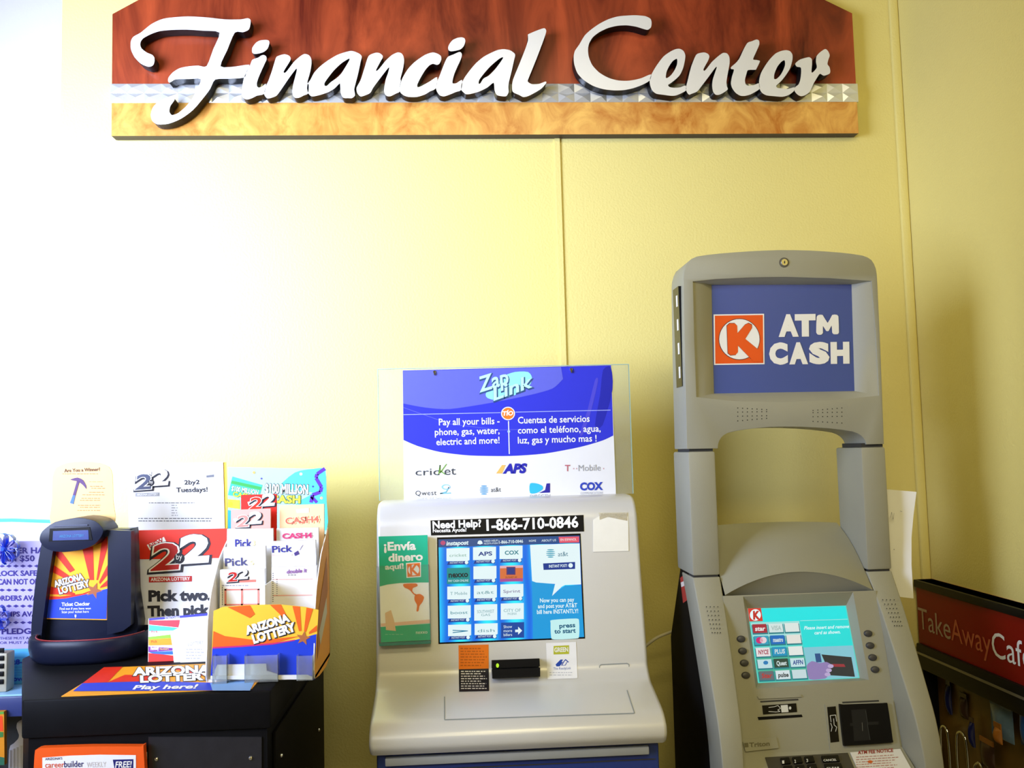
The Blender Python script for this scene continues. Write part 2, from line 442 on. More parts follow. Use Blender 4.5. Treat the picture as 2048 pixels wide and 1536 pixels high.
C1, C2, C3, C4, C5, C6, C7, C8 = (250, 20, 6.4), (460, 60, 9.6), (610, 80, 10.97), (740, 60, 9.6), (900, 40, 8.533), (1130, 20, 8.084), (1290, 70, 9.752), (1450, 70, 8.904)
def cv(c, pts): return [(c[0] + x / c[2], c[1] + y / c[2]) for x, y in pts]
LETTERS = [
 [cv(C1, [(560,100),(800,82),(1050,95),(1280,120),(1480,120),(1570,105),(1608,130),(1600,210),(1580,255),(1510,285),(1405,290),(1310,510),(1222,720),(1400,725),(1590,700),(1555,790),(1525,865),(1340,880),(1155,890),(1090,1010),(1000,1130),(870,1280),(720,1390),(560,1455),(420,1465),(350,1420),(330,1340),(355,1250),(420,1180),(520,1125),(590,1115),(635,1135),(622,1170),(580,1230),(568,1300),(600,1345),(680,1320),(770,1245),(850,1150),(920,1020),(970,885),(820,884),(650,888),(600,915),(565,930),(550,900),(560,860),(610,800),(700,745),(820,720),(940,712),(1045,718),(1130,500),(1210,290),(1000,265),(800,252),(600,255),(450,270),(340,305),(230,365),(195,425),(210,490),(280,545),(350,575),(378,620),(370,690),(340,720),(290,725),(200,685),(120,600),(75,500),(75,400),(110,340),(200,290),(330,185),(450,125)])],
 [cv(C2, [(580,200),(690,190),(745,205),(755,260),(720,360),(650,420),(560,450),(470,460),(425,430),(425,350),(460,290),(510,235)])],
 [cv(C2, [(430,570),(540,530),(600,490),(650,480),(695,510),(700,570),(660,660),(600,790),(545,920),(515,1020),(520,1080),(550,1105),(610,1090),(690,1035),(655,1225),(520,1260),(420,1310),(330,1335),(260,1310),(225,1240),(225,1150),(268,915),(330,790),(390,662)])],
 [cv(C2, [(880,540),(920,500),(1040,465),(1130,490),(1165,540),(1150,600),(1080,710),(1030,800),(1050,825),(1100,780),(1220,620),(1340,510),(1430,460),(1510,480),(1555,540),(1565,640),(1540,800),(1490,980),(1490,1020),(1512,1060),(1500,1215),(1420,1255),(1330,1300),(1260,1305),(1215,1270),(1195,1180),(1215,1040),(1260,870),(1285,755),(1260,755),(1150,900),(1040,1060),(950,1190),(880,1270),(740,1315),(690,1290),(655,1225),(690,1080),(740,970),(810,770)])],
 [cv(C3, [(870,270),(1000,240),(1090,255),(1190,300),(1245,360),(1220,480),(1160,760),(1110,950),(1080,1080),(1090,1150),(1095,1220),(1030,1275),(950,1275),(870,1275),(820,1250),(780,1150),(770,965),(740,970),(650,1060),(520,1140),(350,1200),(200,1235),(130,1230),(70,1165),(45,1060),(60,960),(120,870),(200,720),(330,580),(500,450),(700,330)]),
  cv(C3, [(975,410),(940,420),(800,510),(640,660),(520,810),(430,940),(430,1000),(480,1005),(560,930),(700,830),(800,730),(900,570),(970,450)])],
 [cv(C3, [(1395,350),(1550,280),(1640,290),(1705,345),(1700,400)]) + cv(C4, [(215,580),(120,760),(130,785),(180,740),(300,590),(420,480),(530,430),(600,445),(640,500),(655,600),(630,760),(585,930),(592,980),(570,1080),(568,1185),(500,1220),(400,1270),(340,1272),(290,1240),(270,1150),(300,960),(345,830),(370,725),(340,740),(200,920),(60,1110)]) + cv(C3, [(1440,1150),(1380,1190),(1240,1240),(1190,1220),(1145,1160),(1130,1050),(1220,880),(1310,600)])],
 [cv(C4, [(1050,480),(1200,430),(1300,455),(1360,500),(1368,570),(1330,650),(1280,670),(1210,650),(1140,680),(1060,770),(980,900),(910,1040),(915,1100),(1000,1070),(1150,985),(1290,905),(1262,1120),(1150,1180),(1050,1240),(900,1285),(740,1285),(640,1250),(575,1185),(575,1080),(620,930),(720,760),(850,620)])],
 [cv(C4, [(1590,190),(1680,150),(1760,140),(1815,160),(1830,220),(1800,310),(1740,370),(1660,395),(1560,410),(1510,390),(1500,330),(1530,260)])],
 [cv(C4, [(1490,520),(1600,470),(1700,425),(1745,430),(1765,480),(1740,570),(1680,700),(1620,840),(1585,970),(1590,1025),(1660,1020),(1770,960),(1750,1150),(1650,1190),(1530,1240),(1420,1275),(1340,1255),(1290,1190),(1268,1120),(1285,1000),(1340,870),(1420,660)])],
 [cv(C5, [(700,560),(820,510),(920,497),(1020,515),(1090,560),(1112,600),(1090,700),(1050,880),(1005,1060),(995,1150),(1000,1230),(960,1300),(880,1300),(800,1280),(760,1200),(745,1070),(640,1150),(500,1220),(350,1262),(270,1265),(220,1225),(192,1190),(195,1100),(245,990),(330,870),(440,740),(570,630)]),
  cv(C5, [(895,635),(830,670),(700,780),(590,900),(500,1020),(490,1085),(520,1080),(570,1000),(660,950),(770,840),(860,720),(905,650)])],
 [cv(C5, [(1340,240),(1480,180),(1600,140),(1635,160),(1640,210),(1590,360),(1500,600),(1400,850),(1335,1010),(1330,1055),(1400,1095),(1520,1090),(1630,1050),(1640,1080),(1560,1170),(1450,1240),(1330,1300),(1250,1315),(1180,1280),(1075,1230),(1060,1150),(1075,1020),(1180,760),(1290,480),(1330,350),(1330,260)])],
 [cv(C6, [(560,220),(700,150),(850,105),(1000,90),(1150,85),(1300,100),(1380,140),(1400,200),(1390,280),(1340,320),(1280,310),(1150,270),(1000,248),(850,255),(700,290),(560,355),(450,440),(390,540),(372,640),(385,760),(440,890),(540,1000),(640,1065),(740,1110),(870,1140),(1000,1145),(1120,1130),(1240,1100),(1390,1040),(1368,1140),(1250,1210),(1100,1265),(950,1295),(800,1300),(620,1280),(450,1225),(300,1130),(200,1020),(150,880),(140,760),(160,660),(230,560),(320,410),(430,310)])],
 [cv(C7, [(500,320),(600,275),(680,270),(750,310),(785,390),(780,480),(745,640),(680,780),(590,870),(500,940),(450,975),(480,1015),(580,1030),(690,1020),(788,985),(800,1080),(700,1140),(600,1180),(500,1185),(350,1165),(220,1145),(140,1080),(100,980),(92,880),(130,760),(230,590),(360,420)]),
  cv(C7, [(610,465),(540,510),(470,610),(420,720),(405,830),(440,835),(510,780),(580,680),(625,570),(628,480)])],
 [cv(C7, [(995,390),(1080,350),(1160,340),(1230,370),(1255,420),(1230,500),(1180,590),(1140,670),(1155,700),(1200,660),(1300,530),(1420,420),(1520,350),(1600,360),(1645,430),(1650,550),(1620,720),(1590,900),(1595,990),(1615,1060),(1540,1120),(1450,1165),(1380,1165),(1330,1110),(1310,1000),(1320,880),(1360,750),(1400,630),(1370,640),(1230,830),(1100,1000),(1020,1100),(900,1150),(860,1165),(820,1120),(796,1040),(830,900),(900,620)])],
 [cv(C8, [(400,140),(480,110),(560,80),(605,100),(610,170),(560,290),(500,430),(560,445),(620,460),(610,500),(560,600),(540,620),(410,625),(380,700),(355,800),(370,880),(430,905),(520,890),(606,860),(616,955),(560,1000),(450,1060),(350,1085),(270,1080),(190,1030),(130,950),(105,860),(125,740),(160,620),(110,605),(110,570),(200,490),(260,410),(330,260)])],
 [cv(C8, [(900,330),(1000,285),(1090,270),(1160,290),(1200,350),(1200,440),(1160,590),(1080,720),(1000,820),(915,900),(930,940),(1000,950),(1120,960),(1240,930),(1225,1000),(1130,1070),(1020,1100),(880,1090),(740,1075),(660,1030),(618,960),(607,820),(640,680),(720,540),(800,430)]),
  cv(C8, [(1060,450),(1000,480),(930,570),(880,690),(875,780),(920,780),(990,710),(1040,620),(1070,530)])],
 [cv(C8, [(1250,510),(1330,440),(1420,410),(1500,395),(1545,430),(1550,520),(1540,660),(1570,660),(1635,580),(1620,480),(1630,380),(1690,310),(1780,250),(1830,280),(1865,360),(1840,440),(1825,520),(1860,570),(1875,640),(1860,690),(1760,725),(1690,690),(1640,760),(1580,860),(1540,950),(1500,1020),(1420,1075),(1350,1090),(1290,1060),(1240,1000),(1250,930),(1310,880),(1340,800),(1355,680),(1350,580),(1280,565)])],
]
pf = PY(SY - 0.044)
for L in LETTERS:
    MB().prism([[pf.pt(x, y) for x, y in smooth_loop(l)] for l in L], (0, -1, 0), 0.036, ALU, side=BLACK).build('letter', sg, smooth=0)

# ================================================================== bill payment kiosk
KX0, KX1 = -0.190, 0.412
kb = (0.11, 2.2, 0.0)
kiosk = thing('bill_payment_kiosk', 'silver bill payment kiosk with touch screen and blue base between stand and cash machine', 'kiosk', kb)
KN = Vector((0, -1, 0.203))
KP = Plane((0, 2.0484, 1.15), KN)                 # sloped front with the screen
def kp_y(z): return 2.0484 + 0.203 * (z - 1.15)
front = smooth_loop([(2.20, 1.387), (2.135, 1.386), (2.108, 1.374), (kp_y(1.345), 1.345), (kp_y(1.30), 1.30), (kp_y(1.10), 1.10), (kp_y(1.04), 1.04), (kp_y(1.015), 1.015),
                     (1.995, 0.992), (1.965, 0.983), (1.90, 0.966), (1.872, 0.955), (1.852, 0.936), (1.850, 0.915), (1.862, 0.898)], sub=4, ten=0.42, closed=False)
class Shell:
    """curved front of the kiosk"""
    n = KN.normalized()
    def pt(s, px, py, off=0.0):
        d = ray(px, py); best = None
        for (ya, za), (yb, zb_) in zip(front, front[1:]):
            nn = Vector((0, (zb_ - za), -(yb - ya)))
            if nn.length < 1e-9: continue
            nn.normalize(); nn = nn if nn.y < 0 or (abs(nn.y) < 1e-6 and nn.z > 0) else -nn
            den = d.dot(nn)
            if abs(den) < 1e-6: continue
            t = (Vector((0, ya, za)) - EYE).dot(nn) / den; p = EYE + d * t
            k = ((p.y - ya) * (yb - ya) + (p.z - za) * (zb_ - za)) / ((yb - ya) ** 2 + (zb_ - za) ** 2)
            if -0.02 <= k <= 1.02 and (best is None or t < best[0]): best = (t, p, nn)
        if best is None: return KP.pt(px, py, off)
        return best[1] + best[2] * off
SHELL = Shell()
def strips(pr, x0, y0, x1, y1, m, layer=0, skew=0.0, lean=0.0, n=12):
    for i in range(n):
        a, b_ = i / n, (i + 1) / n; ya, yb = y0 + (y1 - y0) * a, y0 + (y1 - y0) * b_
        pr.poly([(x0 + lean * a, ya), (x1 + lean * a, ya - skew), (x1 + lean * b_, yb - skew), (x0 + lean * b_, yb)], m, layer)
prof = front + [(1.90, 0.893), (2.44, 0.893), (2.44, 1.36), (2.43, 1.375)]
bm = bmesh.new()
vl = [bm.verts.new((KX0, y, z)) for y, z in prof]; vr = [bm.verts.new((KX1, y, z)) for y, z in prof]
fa = bm.faces.new(vl); fb = bm.faces.new(vr[::-1])
for i in range(len(prof)):
    j = (i + 1) % len(prof); bm.faces.new((vl[j], vl[i], vr[i], vr[j]))
bmesh.ops.recalc_face_normals(bm, faces=bm.faces[:])
bmesh.ops.bevel(bm, geom=list(set(list(fa.edges) + list(fb.edges))), offset=0.009, segments=3, profile=0.5, affect='EDGES')
MB().bm(bm, SILVER).build('shell', kiosk, smooth=40)
MB().box(KX0 + 0.012, KX1 - 0.012, 1.885, 2.43, 0.0, 0.893, KBLUE, r=0.006).build('base_cabinet', kiosk)
MB().box(KX0 + 0.03, KX1 - 0.035, 1.872, 1.886, 0.872, 0.888, mat('grey_recess_strip', (0.32, 0.34, 0.36), rough=0.4), r=0.002).build('trim_strip', kiosk)
MB().box(KX0 + 0.02, KX1 - 0.02, 1.8835, 1.886, 0.858, 0.860, SEAM).build('seam', kiosk)

# touch screen
SCR_TL, SCR_TR, SCR_BR, SCR_BL = (874, 1075), (1161, 1067), (1170, 1277), (877, 1288)
def screen_mat():
    m = bpy.data.materials.new('kiosk_screen_gradient'); m.use_nodes = True
    nt = m.node_tree; N = nt.nodes; L = nt.links; b = N['Principled BSDF']
    tc = N.new('ShaderNodeTexCoord'); sp = N.new('ShaderNodeSeparateXYZ'); L.new(tc.outputs['Object'], sp.inputs[0])
    wv = N.new('ShaderNodeTexWave'); wv.inputs['Scale'].default_value = 5.2; wv.inputs['Distortion'].default_value = 2.0; wv.inputs['Detail'].default_value = 0.5; wv.inputs['Phase Offset'].default_value = 2.0
    wv.bands_direction = 'X'
    L.new(tc.outputs['Object'], wv.inputs['Vector'])
    r = N.new('ShaderNodeValToRGB'); r.color_ramp.elements[0].color = (*lin('#1668d8'), 1); r.color_ramp.elements[1].color = (*lin('#2fe0ff'), 1)
    L.new(wv.outputs['Fac'], r.inputs['Fac'])
    L.new(r.outputs['Color'], b.inputs['Emission Color']); b.inputs['Emission Strength'].default_value = 1.15
    b.inputs['Base Color'].default_value = (0.01, 0.01, 0.02, 1); b.inputs['Roughness'].default_value = 0.15
    return m
KSCR = screen_mat()
k = MB()
fr = [SCR_TL, SCR_TR, SCR_BR, SCR_BL]
k.slab([KP.pt(x, y, 0.0008) for x, y in fr], KN, 0.004, GBLACK)
k.build('screen_surround', kiosk, smooth=0)
inner = [(877, 1079), (1159, 1071), (1167, 1274), (880, 1285)]
MB().slab([KP.pt(x, y, 0.0012) for x, y in inner], KN, 0.001, KSCR).build('screen', kiosk, smooth=0)
s = Print(KP, lift=0.0016, step=0.0002)
def sk(x): return (x - 877) * -0.030               # rows rise slightly to the right
W = glow('#e8fbff', 0.95); W2 = glow('#c6f4f4', 0.95); NB = glow('#123a9c', 0.8); DK = glow('#1f4f96', 0.8); TL = glow('#159a9a', 0.8)
s.poly([(877, 1079), (1159, 1071), (1160, 1086), (877, 1095)], DK, 0)
s.disc(886, 1086, 5, 4.5, glow('#c0447a', 0.9), 1)
s.text('instapost', (893, 1091), (937, 1089), 8, W, 2, bold=0.03, shear=0.2)
s.disc(960, 1085, 4.5, 4, W, 1); s.rect(955, 1085, 965, 1088, W, 2)
s.text('NEED HELP?', (968, 1084), (996, 1083), 3.6, W, 2); s.text('NECESITA AYUDA?', (968, 1089), (996, 1088), 3.4, W, 2)
s.text('1-866-710-0846', (998, 1087.5), (1046, 1085.5), 6, W, 2, bold=0.02)
s.text('HOME', (1058, 1084), (1072, 1083.5), 4, W, 2); s.text('ABOUT US', (1083, 1083.5), (1112, 1082.5), 4.2, W, 2)
s.poly([(1117, 1074), (1158, 1073), (1158, 1085), (1119, 1086)], glow('#f05a72', 0.9), 1)
s.text('EN ESPANOL', (1121, 1082), (1153, 1081), 4.6, W, 2)
# right pane of the screen
s.poly([(1060, 1090), (1159, 1087), (1162, 1169), (1130, 1170), (1124, 1173), (1104, 1192), (1110, 1168), (1072, 1165), (1064, 1162)], W, 1)
s.poly([(1064, 1163), (1110, 1169), (1104, 1192), (1130, 1171), (1162, 1170), (1168, 1274), (1066, 1278)], glow('#1aa6ec', 0.85), 0)
for i in range(5): s.disc(1101, 1107 + (i - 2) * 3.6, [7, 9, 9.5, 9, 6][i], 1.1, glow('#2aa9c9', 0.8), 2, seg=12)
s.text('at&t', (1116, 1113), (1136, 1112), 9, glow('#2a7f9c', 0.7), 3)
s.poly([(1086, 1127), (1150, 1124), (1150, 1138), (1087, 1140)], NB, 2)
s.text('INSTANT POST!', (1098, 1135.5), (1134, 1134), 5.5, W, 3, bold=0.02); s.disc(1141, 1131, 4.5, 4.5, W, 3)
for i, (t, a, bb) in enumerate((('Now you can pay', 1080, 1148), ('and post your AT&T', 1076, 1154), ('bill here INSTANTLY!', 1074, 1156))):
    s.text(t, (a, 1205 + i * 11.5), (bb, 1203 + i * 11.5), 8, W, 3, bold=0.02)
s.poly(smooth_loop([(1104, 1240), (1152, 1237), (1158, 1243), (1158, 1272), (1152, 1277), (1108, 1279), (1102, 1273), (1101, 1246)], 3), W2, 2)
s.text('press', (1119, 1256), (1150, 1254), 8.5, glow('#0c6690', 0.7), 3, bold=0.03); s.text('to start', (1109, 1267), (1151, 1265), 8.5, glow('#0c6690', 0.7), 3, bold=0.03)
# grid of biller buttons
names = [['cricket', 'APS', 'COX'], ['nexxo', '', 'gas'], ['T Mobile', 'at&t', 'Sprint'], ['boost', 'SOUTHWEST', 'CITY OF'], ['>', 'dish', 'Show']]
for r in range(5):
    for c in range(3):
        x0 = 893 + c * 53 + r * 0.8; y0 = 1097 + r * 38.2 - c * 2.2; x1 = x0 + 46; y1 = y0 + 32
        if r == 4: y1 -= 3
        nm = names[r][c]
        if nm == 'nexxo':
            s.rect(x0, y0 + 1, x1, y1 + 1, TL, 1, 1.2); s.text('nexxo', (x0 + 4, y0 + 20), (x1 - 4, y0 + 18.5), 11, glow('#1b2c38', 0.5), 3, bold=0.03)
            s.text('PAY CASH ONLINE', (x0 + 3, y0 + 29), (x1 - 3, y0 + 28), 4.4, W, 3); continue
        if nm == 'gas':
            s.rect(x0, y0 + 1, x1, y1 + 1, glow('#e0763f', 0.9), 1, 1.2); s.rect(x0, y0 + 1, x1, y0 + 6, glow('#f0b8c0', 0.9), 2, 1.2)
            s.rect(x0, y0 + 27, x1, y1 + 1, glow('#b04e9a', 0.9), 2, 1.2); s.rect(x0 + 13, y0 + 3, x0 + 31, y0 + 19, glow('#6b3a78', 0.7), 3); s.rect(x0 + 15, y0 + 5, x0 + 29, y0 + 17, glow('#2f3f9a', 0.7), 4)
            s.text('SOUTHWEST GAS', (x0 + 11, y0 + 26), (x0 + 34, y0 + 25.4), 3.6, glow('#4a2f3a', 0.6), 4); continue
        if nm == 'Show':
            s.rect(x0, y0, x1, y1 + 2, glow('#1c4fae', 0.8), 1, 1.2)
            for i, t in enumerate(('Show', 'more', 'billers')): s.text(t, (x0 + 5, y0 + 11 + i * 8), (x0 + 22, y0 + 10.4 + i * 8), 5.5, W, 3)
            s.poly([(x0 + 28, y0 + 14), (x0 + 34, y0 + 13.7), (x0 + 34, y0 + 8), (x0 + 42, y0 + 16), (x0 + 34, y0 + 24), (x0 + 34, y0 + 18.7), (x0 + 28, y0 + 19)], W, 3); continue
        plain = nm in ('SOUTHWEST', 'CITY OF')
        s.poly([(x0, y0), (x1, y0 - 1.2), (x1, y1 - (1 if plain else 9)), (x1 - 4, y1 - (1 if plain else 6.5)), (x0, y1 - (0 if plain else 6.5))], W, 1)
        if not plain:
            s.poly([(x0 + 4, y1 - 6), (x1 - 2, y1 - 7.2), (x1 - 2, y1), (x0 + 1, y1 + 1)], NB, 1); s.disc(x1 - 6, y1 - 4, 3.6, 3.6, W, 3, 12)
            s.text('INSTANT POST', (x0 + 7, y1 - 1.4), (x0 + 34, y1 - 2.2), 3.6, W, 3)
        ic = {'cricket': '#8fc3b0', 'APS': '#16429c', 'COX': '#12899c', 'boost': '#1c93a5', 'Sprint': '#7c5f9c', '>': '#0b87b0'}.get(nm, '#7fb5bd')
        if nm: s.text(nm, (x0 + (11 if len(nm) < 4 else 6), y0 + 17), (x1 - (8 if len(nm) < 4 else 6), y0 + 16), 7.5 if len(nm) < 4 else 6, glow(ic, 0.75), 3, bold=0.03 if len(nm) < 4 else 0)
        if plain: s.text('GAS' if nm[0] == 'S' else 'PHOENIX', (x0 + 14, y0 + 23), (x0 + 32, y0 + 22.4), 4.5, glow(ic, 0.75), 3)
s.build(kiosk, 'screen_graphics')

# black help label above the screen
lb = Print(KP, lift=0.0010)
MB().slab([KP.pt(x, y, 0.0010) for x, y in [(861, 1041), (1167, 1030), (1168, 1063), (862, 1071)]], KN, 0.001, BLACK).build('help_label', kiosk, smooth=0)
LW = ink('#f4f4f4')
lb.text('Need Help?', (866, 1057), (962, 1053.5), 14, LW, 2, bold=0.035); lb.text('Necesita Ayuda?', (866, 1065), (933, 1063), 7, LW, 2, bold=0.03)
lb.text('1-866-710-0846', (974, 1061), (1156, 1054.5), 21, LW, 2, bold=0.03)
lb.build(kiosk)
# orange and black notice sticker, white sticker
OR = ink('#f07d12')
st = Print(SHELL, lift=0.0010)
strips(st, 917, 1290.5, 977, 1338.5, OR, 0, 1.5, 0.5); strips(st, 917.5, 1338.5, 977.5, 1384, ink('#17151c'), 0, 1.5, 0.7, 20)
st.scrib(921, 1296, 974, 7, 5.6, ink('#c25f0c'), h=2.2); st.scrib(922, 1342, 974, 8, 5.0, ink('#d8d4cc'), h=2.0)
st.build(kiosk, 'notice_sticker')
st = Print(SHELL, lift=0.0010)
strips(st, 1092, 1286, 1152, 1359, ink('#eeeff2'), 0, 2, 3, 16)
st.poly([(1107, 1292), (1138, 1290.5), (1138, 1308), (1107, 1309)], ink('#b7bb2e'), 1); st.text('GREEN', (1109, 1304), (1136, 1303), 8.5, ink('#eef0e0'), 3, bold=0.04)
st.poly([(1111, 1329), (1121, 1319), (1126, 1319), (1123, 1324), (1126, 1324), (1119, 1333), (1113, 1333)], ink('#2046a8'), 1)
st.poly([(1122, 1331), (1128, 1321), (1131, 1318), (1138, 1324), (1134, 1325), (1131, 1331)], ink('#2046a8'), 1); st.poly([(1124.5, 1330), (1129, 1322.5), (1131, 1320.5), (1135, 1324), (1132.5, 1324.5), (1130, 1330)], ink('#eeeff2'), 2)
st.text('The ReadyLink', (1107, 1340), (1142, 1339), 5, ink('#5470b8'), 2); st.scrib(1099, 1345, 1152, 2, 5, ink('#b9bcc8'), h=1.4)
st.build(kiosk, 'payment_sticker')
# sticker tail that runs over the crease of the shell
# card swipe reader
def onp(pl, pts, lo, hi, m, mb=None):
    mb = mb or MB(); return mb.slab([pl.pt(x, y, hi) for x, y in pts], pl.n, hi - lo, m)
c = MB()
onp(KP, [(983, 1320), (1077, 1316.5), (1078, 1332), (983, 1336)], -0.001, 0.026, BLACK, c)
onp(KP, [(983, 1338.5), (1078, 1334.5), (1078, 1352), (984, 1356)], -0.001, 0.032, BLACK, c)
onp(KP, [(984, 1336), (1077, 1332), (1077, 1335), (984, 1339)], -0.001, 0.012, SEAM, c)
c.build('card_reader', kiosk, smooth=0)
pl = KP.back(0.0265); a = pl.pt(995, 1331)
MB().disc(a, KN, 0.0032, 0.0045, 0.0012, mat('green_led', '#b9f01e', emit=1.0)).build('indicator_light', kiosk)
# receipt slot outline
sl = Print(KP, lift=0.0006)
G = ink('#8f9698')
sl.line([(1199, 1338), (1199, 1332), (1202, 1329), (1254, 1326.5), (1258, 1329), (1258, 1334)], 1.6, G, 0)
sl.build(kiosk, 'receipt_slot')
# keyboard drawer outline on the ledge
d = Print(SHELL, lift=0.0010)
for p_, q_ in (((889, 1394), (889, 1440)), ((889, 1440), (1268, 1427)), ((1254, 1381), (1269, 1427))):
    pts_ = [(p_[0] + (q_[0] - p_[0]) * i / 8, p_[1] + (q_[1] - p_[1]) * i / 8) for i in range(9)]; d.line(pts_, 1.8, G, 0)
d.build(kiosk, 'keyboard_flap')

# note taped to the kiosk
nt_ = MB().slab([KP.pt(x, y, 0.0018) for x, y in [(1186, 1040), (1197, 1033), (1222, 1035), (1256, 1033), (1257, 1102), (1186, 1104)]], KN, 0.0008, mat('cream_note_paper', (0.85, 0.83, 0.74), rough=0.8))
t = thing('taped_note', 'blank cream paper note taped to the upper right of the silver kiosk', 'note', KP.pt(1220, 1104))
nt_.build('paper', t, smooth=0)
MB().slab([KP.pt(x, y, 0.0025) for x, y in [(1197, 1026), (1254, 1025), (1254, 1042), (1215, 1034), (1199, 1040)]], KN, 0.0003, glass('clear_tape', tint=(0.95, 0.93, 0.85), dens=0.25)).build('tape', t, smooth=0)

# money transfer brochures in a clear holder
BP = KP.back(0.024)
bt = thing('brochure_stack', 'green and white money transfer brochures with a map, left of the kiosk screen', 'brochures', KP.pt(810, 1285))
bq = [(757, 1073), (855, 1070), (861, 1280), (762, 1285)]
MB().slab([BP.pt(x, y, 0) for x, y in bq], KN, 0.019, mat('brochure_paper', (0.95, 0.95, 0.95), rough=0.5)).build('leaflets', bt, smooth=0)
b = Print(BP, lift=0.0004)
GR = ink('#16b892'); WH = ink('#f2f4f2'); ORG = ink('#ee7a1c')
b.poly([(757, 1073), (855, 1070), (857.5, 1165), (840, 1165), (800, 1166), (775, 1169), (759.5, 1173)], GR, 0)
b.poly([(761, 1254), (860.5, 1247), (861, 1280), (762, 1285)], GR, 0)
b.text('¡Envía', (769, 1101), (831, 1099), 16, WH, 2, bold=0.035); b.text('dinero', (778, 1123), (845, 1120), 15, WH, 2, bold=0.035); b.text('aquí!', (771, 1139), (807, 1137), 10, WH, 2, bold=0.035)
b.poly([(812, 1126), (842, 1124), (842, 1154), (813, 1156)], WH, 2); b.poly([(814, 1128), (840, 1126), (840.5, 1152), (815, 1154)], ORG, 3); b.disc(827.5, 1140, 11, 11, WH, 4)
b.text('K', (821.5, 1149), (835, 1148), 18, ORG, 5, bold=0.04)
b.poly(smooth_loop([(807, 1168), (832, 1167), (835, 1172), (826, 1176), (824, 1183), (816, 1178), (809, 1175)], 3), ORG, 1); b.line([(822, 1181), (828, 1188), (833, 1190)], 2.5, ORG, 1)
b.poly(smooth_loop([(830, 1190), (840, 1188), (848, 1194), (845, 1204), (839, 1212), (837, 1222), (833, 1222), (834, 1210), (829, 1200)], 3), ORG, 1)
b.poly([(762, 1247), (860, 1239), (860, 1246), (762, 1253)], ink('#f3c9b8'), 1); b.poly([(770, 1226), (782, 1220), (788, 1240), (792, 1262), (772, 1260)], ink('#e8c7a8'), 2)
b.text('nexxo', (832, 1268), (855, 1267), 7, WH, 2); b.scrib(770, 1268, 815, 1, 4, ink('#7fd0ba'), h=1.4)
b.build(bt)
bh = thing('brochure_holder', 'clear plastic holder around the green brochures on the kiosk', 'holder', KP.pt(810, 1287))
h = MB()
onp(KP, [(756, 1134), (858, 1131), (862, 1285), (761, 1290)], 0.0262, 0.0275, glass('holder_acrylic', tint=(0.99, 1.0, 1.0), dens=0.03), h)
onp(KP, [(760, 1286), (862, 1281), (862, 1287), (761, 1292)], 0.0, 0.027, mat('teal_holder_base', (0.05, 0.25, 0.24), rough=0.2), h)
onp(KP, [(755, 1134), (757, 1134), (762, 1287), (760, 1287)], 0.0, 0.0275, ACRYL, h); onp(KP, [(857, 1131), (859, 1131), (863, 1283), (861, 1283)], 0.0, 0.0275, ACRYL, h)
h.build('pocket', bh, smooth=0)

# clear acrylic panel with the service poster on top of the kiosk
AY = 2.20
ap = PY(AY)
at_ = thing('acrylic_sign_panel', 'clear acrylic panel standing on top of the silver kiosk around the blue poster', 'sign holder', (0.115, AY, 1.387))
x0, x1, z1 = ap.pt(756, 740).x, ap.pt(1257, 729).x, ap.pt(1000, 734).z
MB().box(x0, x1, AY + 0.001, AY + 0.005, 1.386, z1, ACRYL).build('panel', at_, smooth=0)
e = MB(); e.box(x0 - 0.001, x1 + 0.001, AY + 0.0005, AY + 0.0055, z1, z1 + 0.0015, AEDGE).box(x0 - 0.0015, x0, AY + 0.0005, AY + 0.0055, 1.386, z1, AEDGE).box(x1, x1 + 0.0015, AY + 0.0005, AY + 0.0055, 1.386, z1, AEDGE)
e.build('edge', at_, smooth=0)
for px, py in ((869, 744), (1142, 739)):
    q = ap.pt(px, py); MB().disc(q, (0, -1, 0), 0.0045, 0.0045, 0.004, CHROME, seg=14, taper=0.6).disc(q + Vector((0, -0.003, -0.004)), (0, -1, 0), 0.002, 0.005, 0.003, CHROME, seg=10).build('screw', at_)
po = thing('service_poster', 'blue and white bill payment poster listing phone and utility companies above the kiosk', 'poster', (0.125, AY, 1.388))
pp = PY(AY - 0.0008)
MB().slab([ap.pt(x, y, 0.0008) for x, y in [(805.5, 741), (1222, 730.5), (1232, 991), (808, 1000)]], (0, -1, 0), 0.0006, PAPER).build('sheet', po, smooth=0)
p = Print(pp, lift=0.0002)
BL1 = ink('#2b32c8'); BL2 = ink('#5d63cf'); BL0 = ink('#1c22a4'); AQ = ink('#8fe6e6'); LN_ = ink('#dfe6ff')
arc = smooth_loop([(807, 880), (835, 892), (880, 904), (940, 911), (1020, 912), (1090, 907), (1160, 894), (1205, 881), (1226.5, 871)], 4, closed=False)
p.poly([(805.5, 741), (1222, 730.5)] + arc[::-1], BL1, 0)
p.poly([(806, 742), (1122, 734)] + smooth_loop([(1126, 758), (1105, 777), (1060, 790), (980, 806), (900, 818), (850, 815), (806.5, 807)], 4, closed=False), BL2, 1)
p.poly(smooth_loop([(1222, 735), (1225, 780), (1205, 850), (1190, 850), (1200, 790), (1206, 740)], 3), BL0, 1); p.poly(smooth_loop([(1190, 760), (1196, 762), (1180, 830), (1165, 870), (1160, 866), (1175, 820)], 3), ink('#4a46c8'), 1)
p.line([(807, 815), (900, 848), (1000, 860), (1060, 858)], 1.0, BL2, 1)
p.poly([(807, 828.5), (1001, 824.5), (1001, 826), (807, 830)], ink('#9aa4ea'), 2); p.poly([(1031, 823.5), (1221, 819.5), (1221, 821), (1031, 825)], ink('#9aa4ea'), 2)
p.line([(1017, 842), (1018.5, 908)], 2.0, LN_, 2); p.disc(1017.5, 863, 2.8, 2.8, ink('#a9c4f4'), 3)
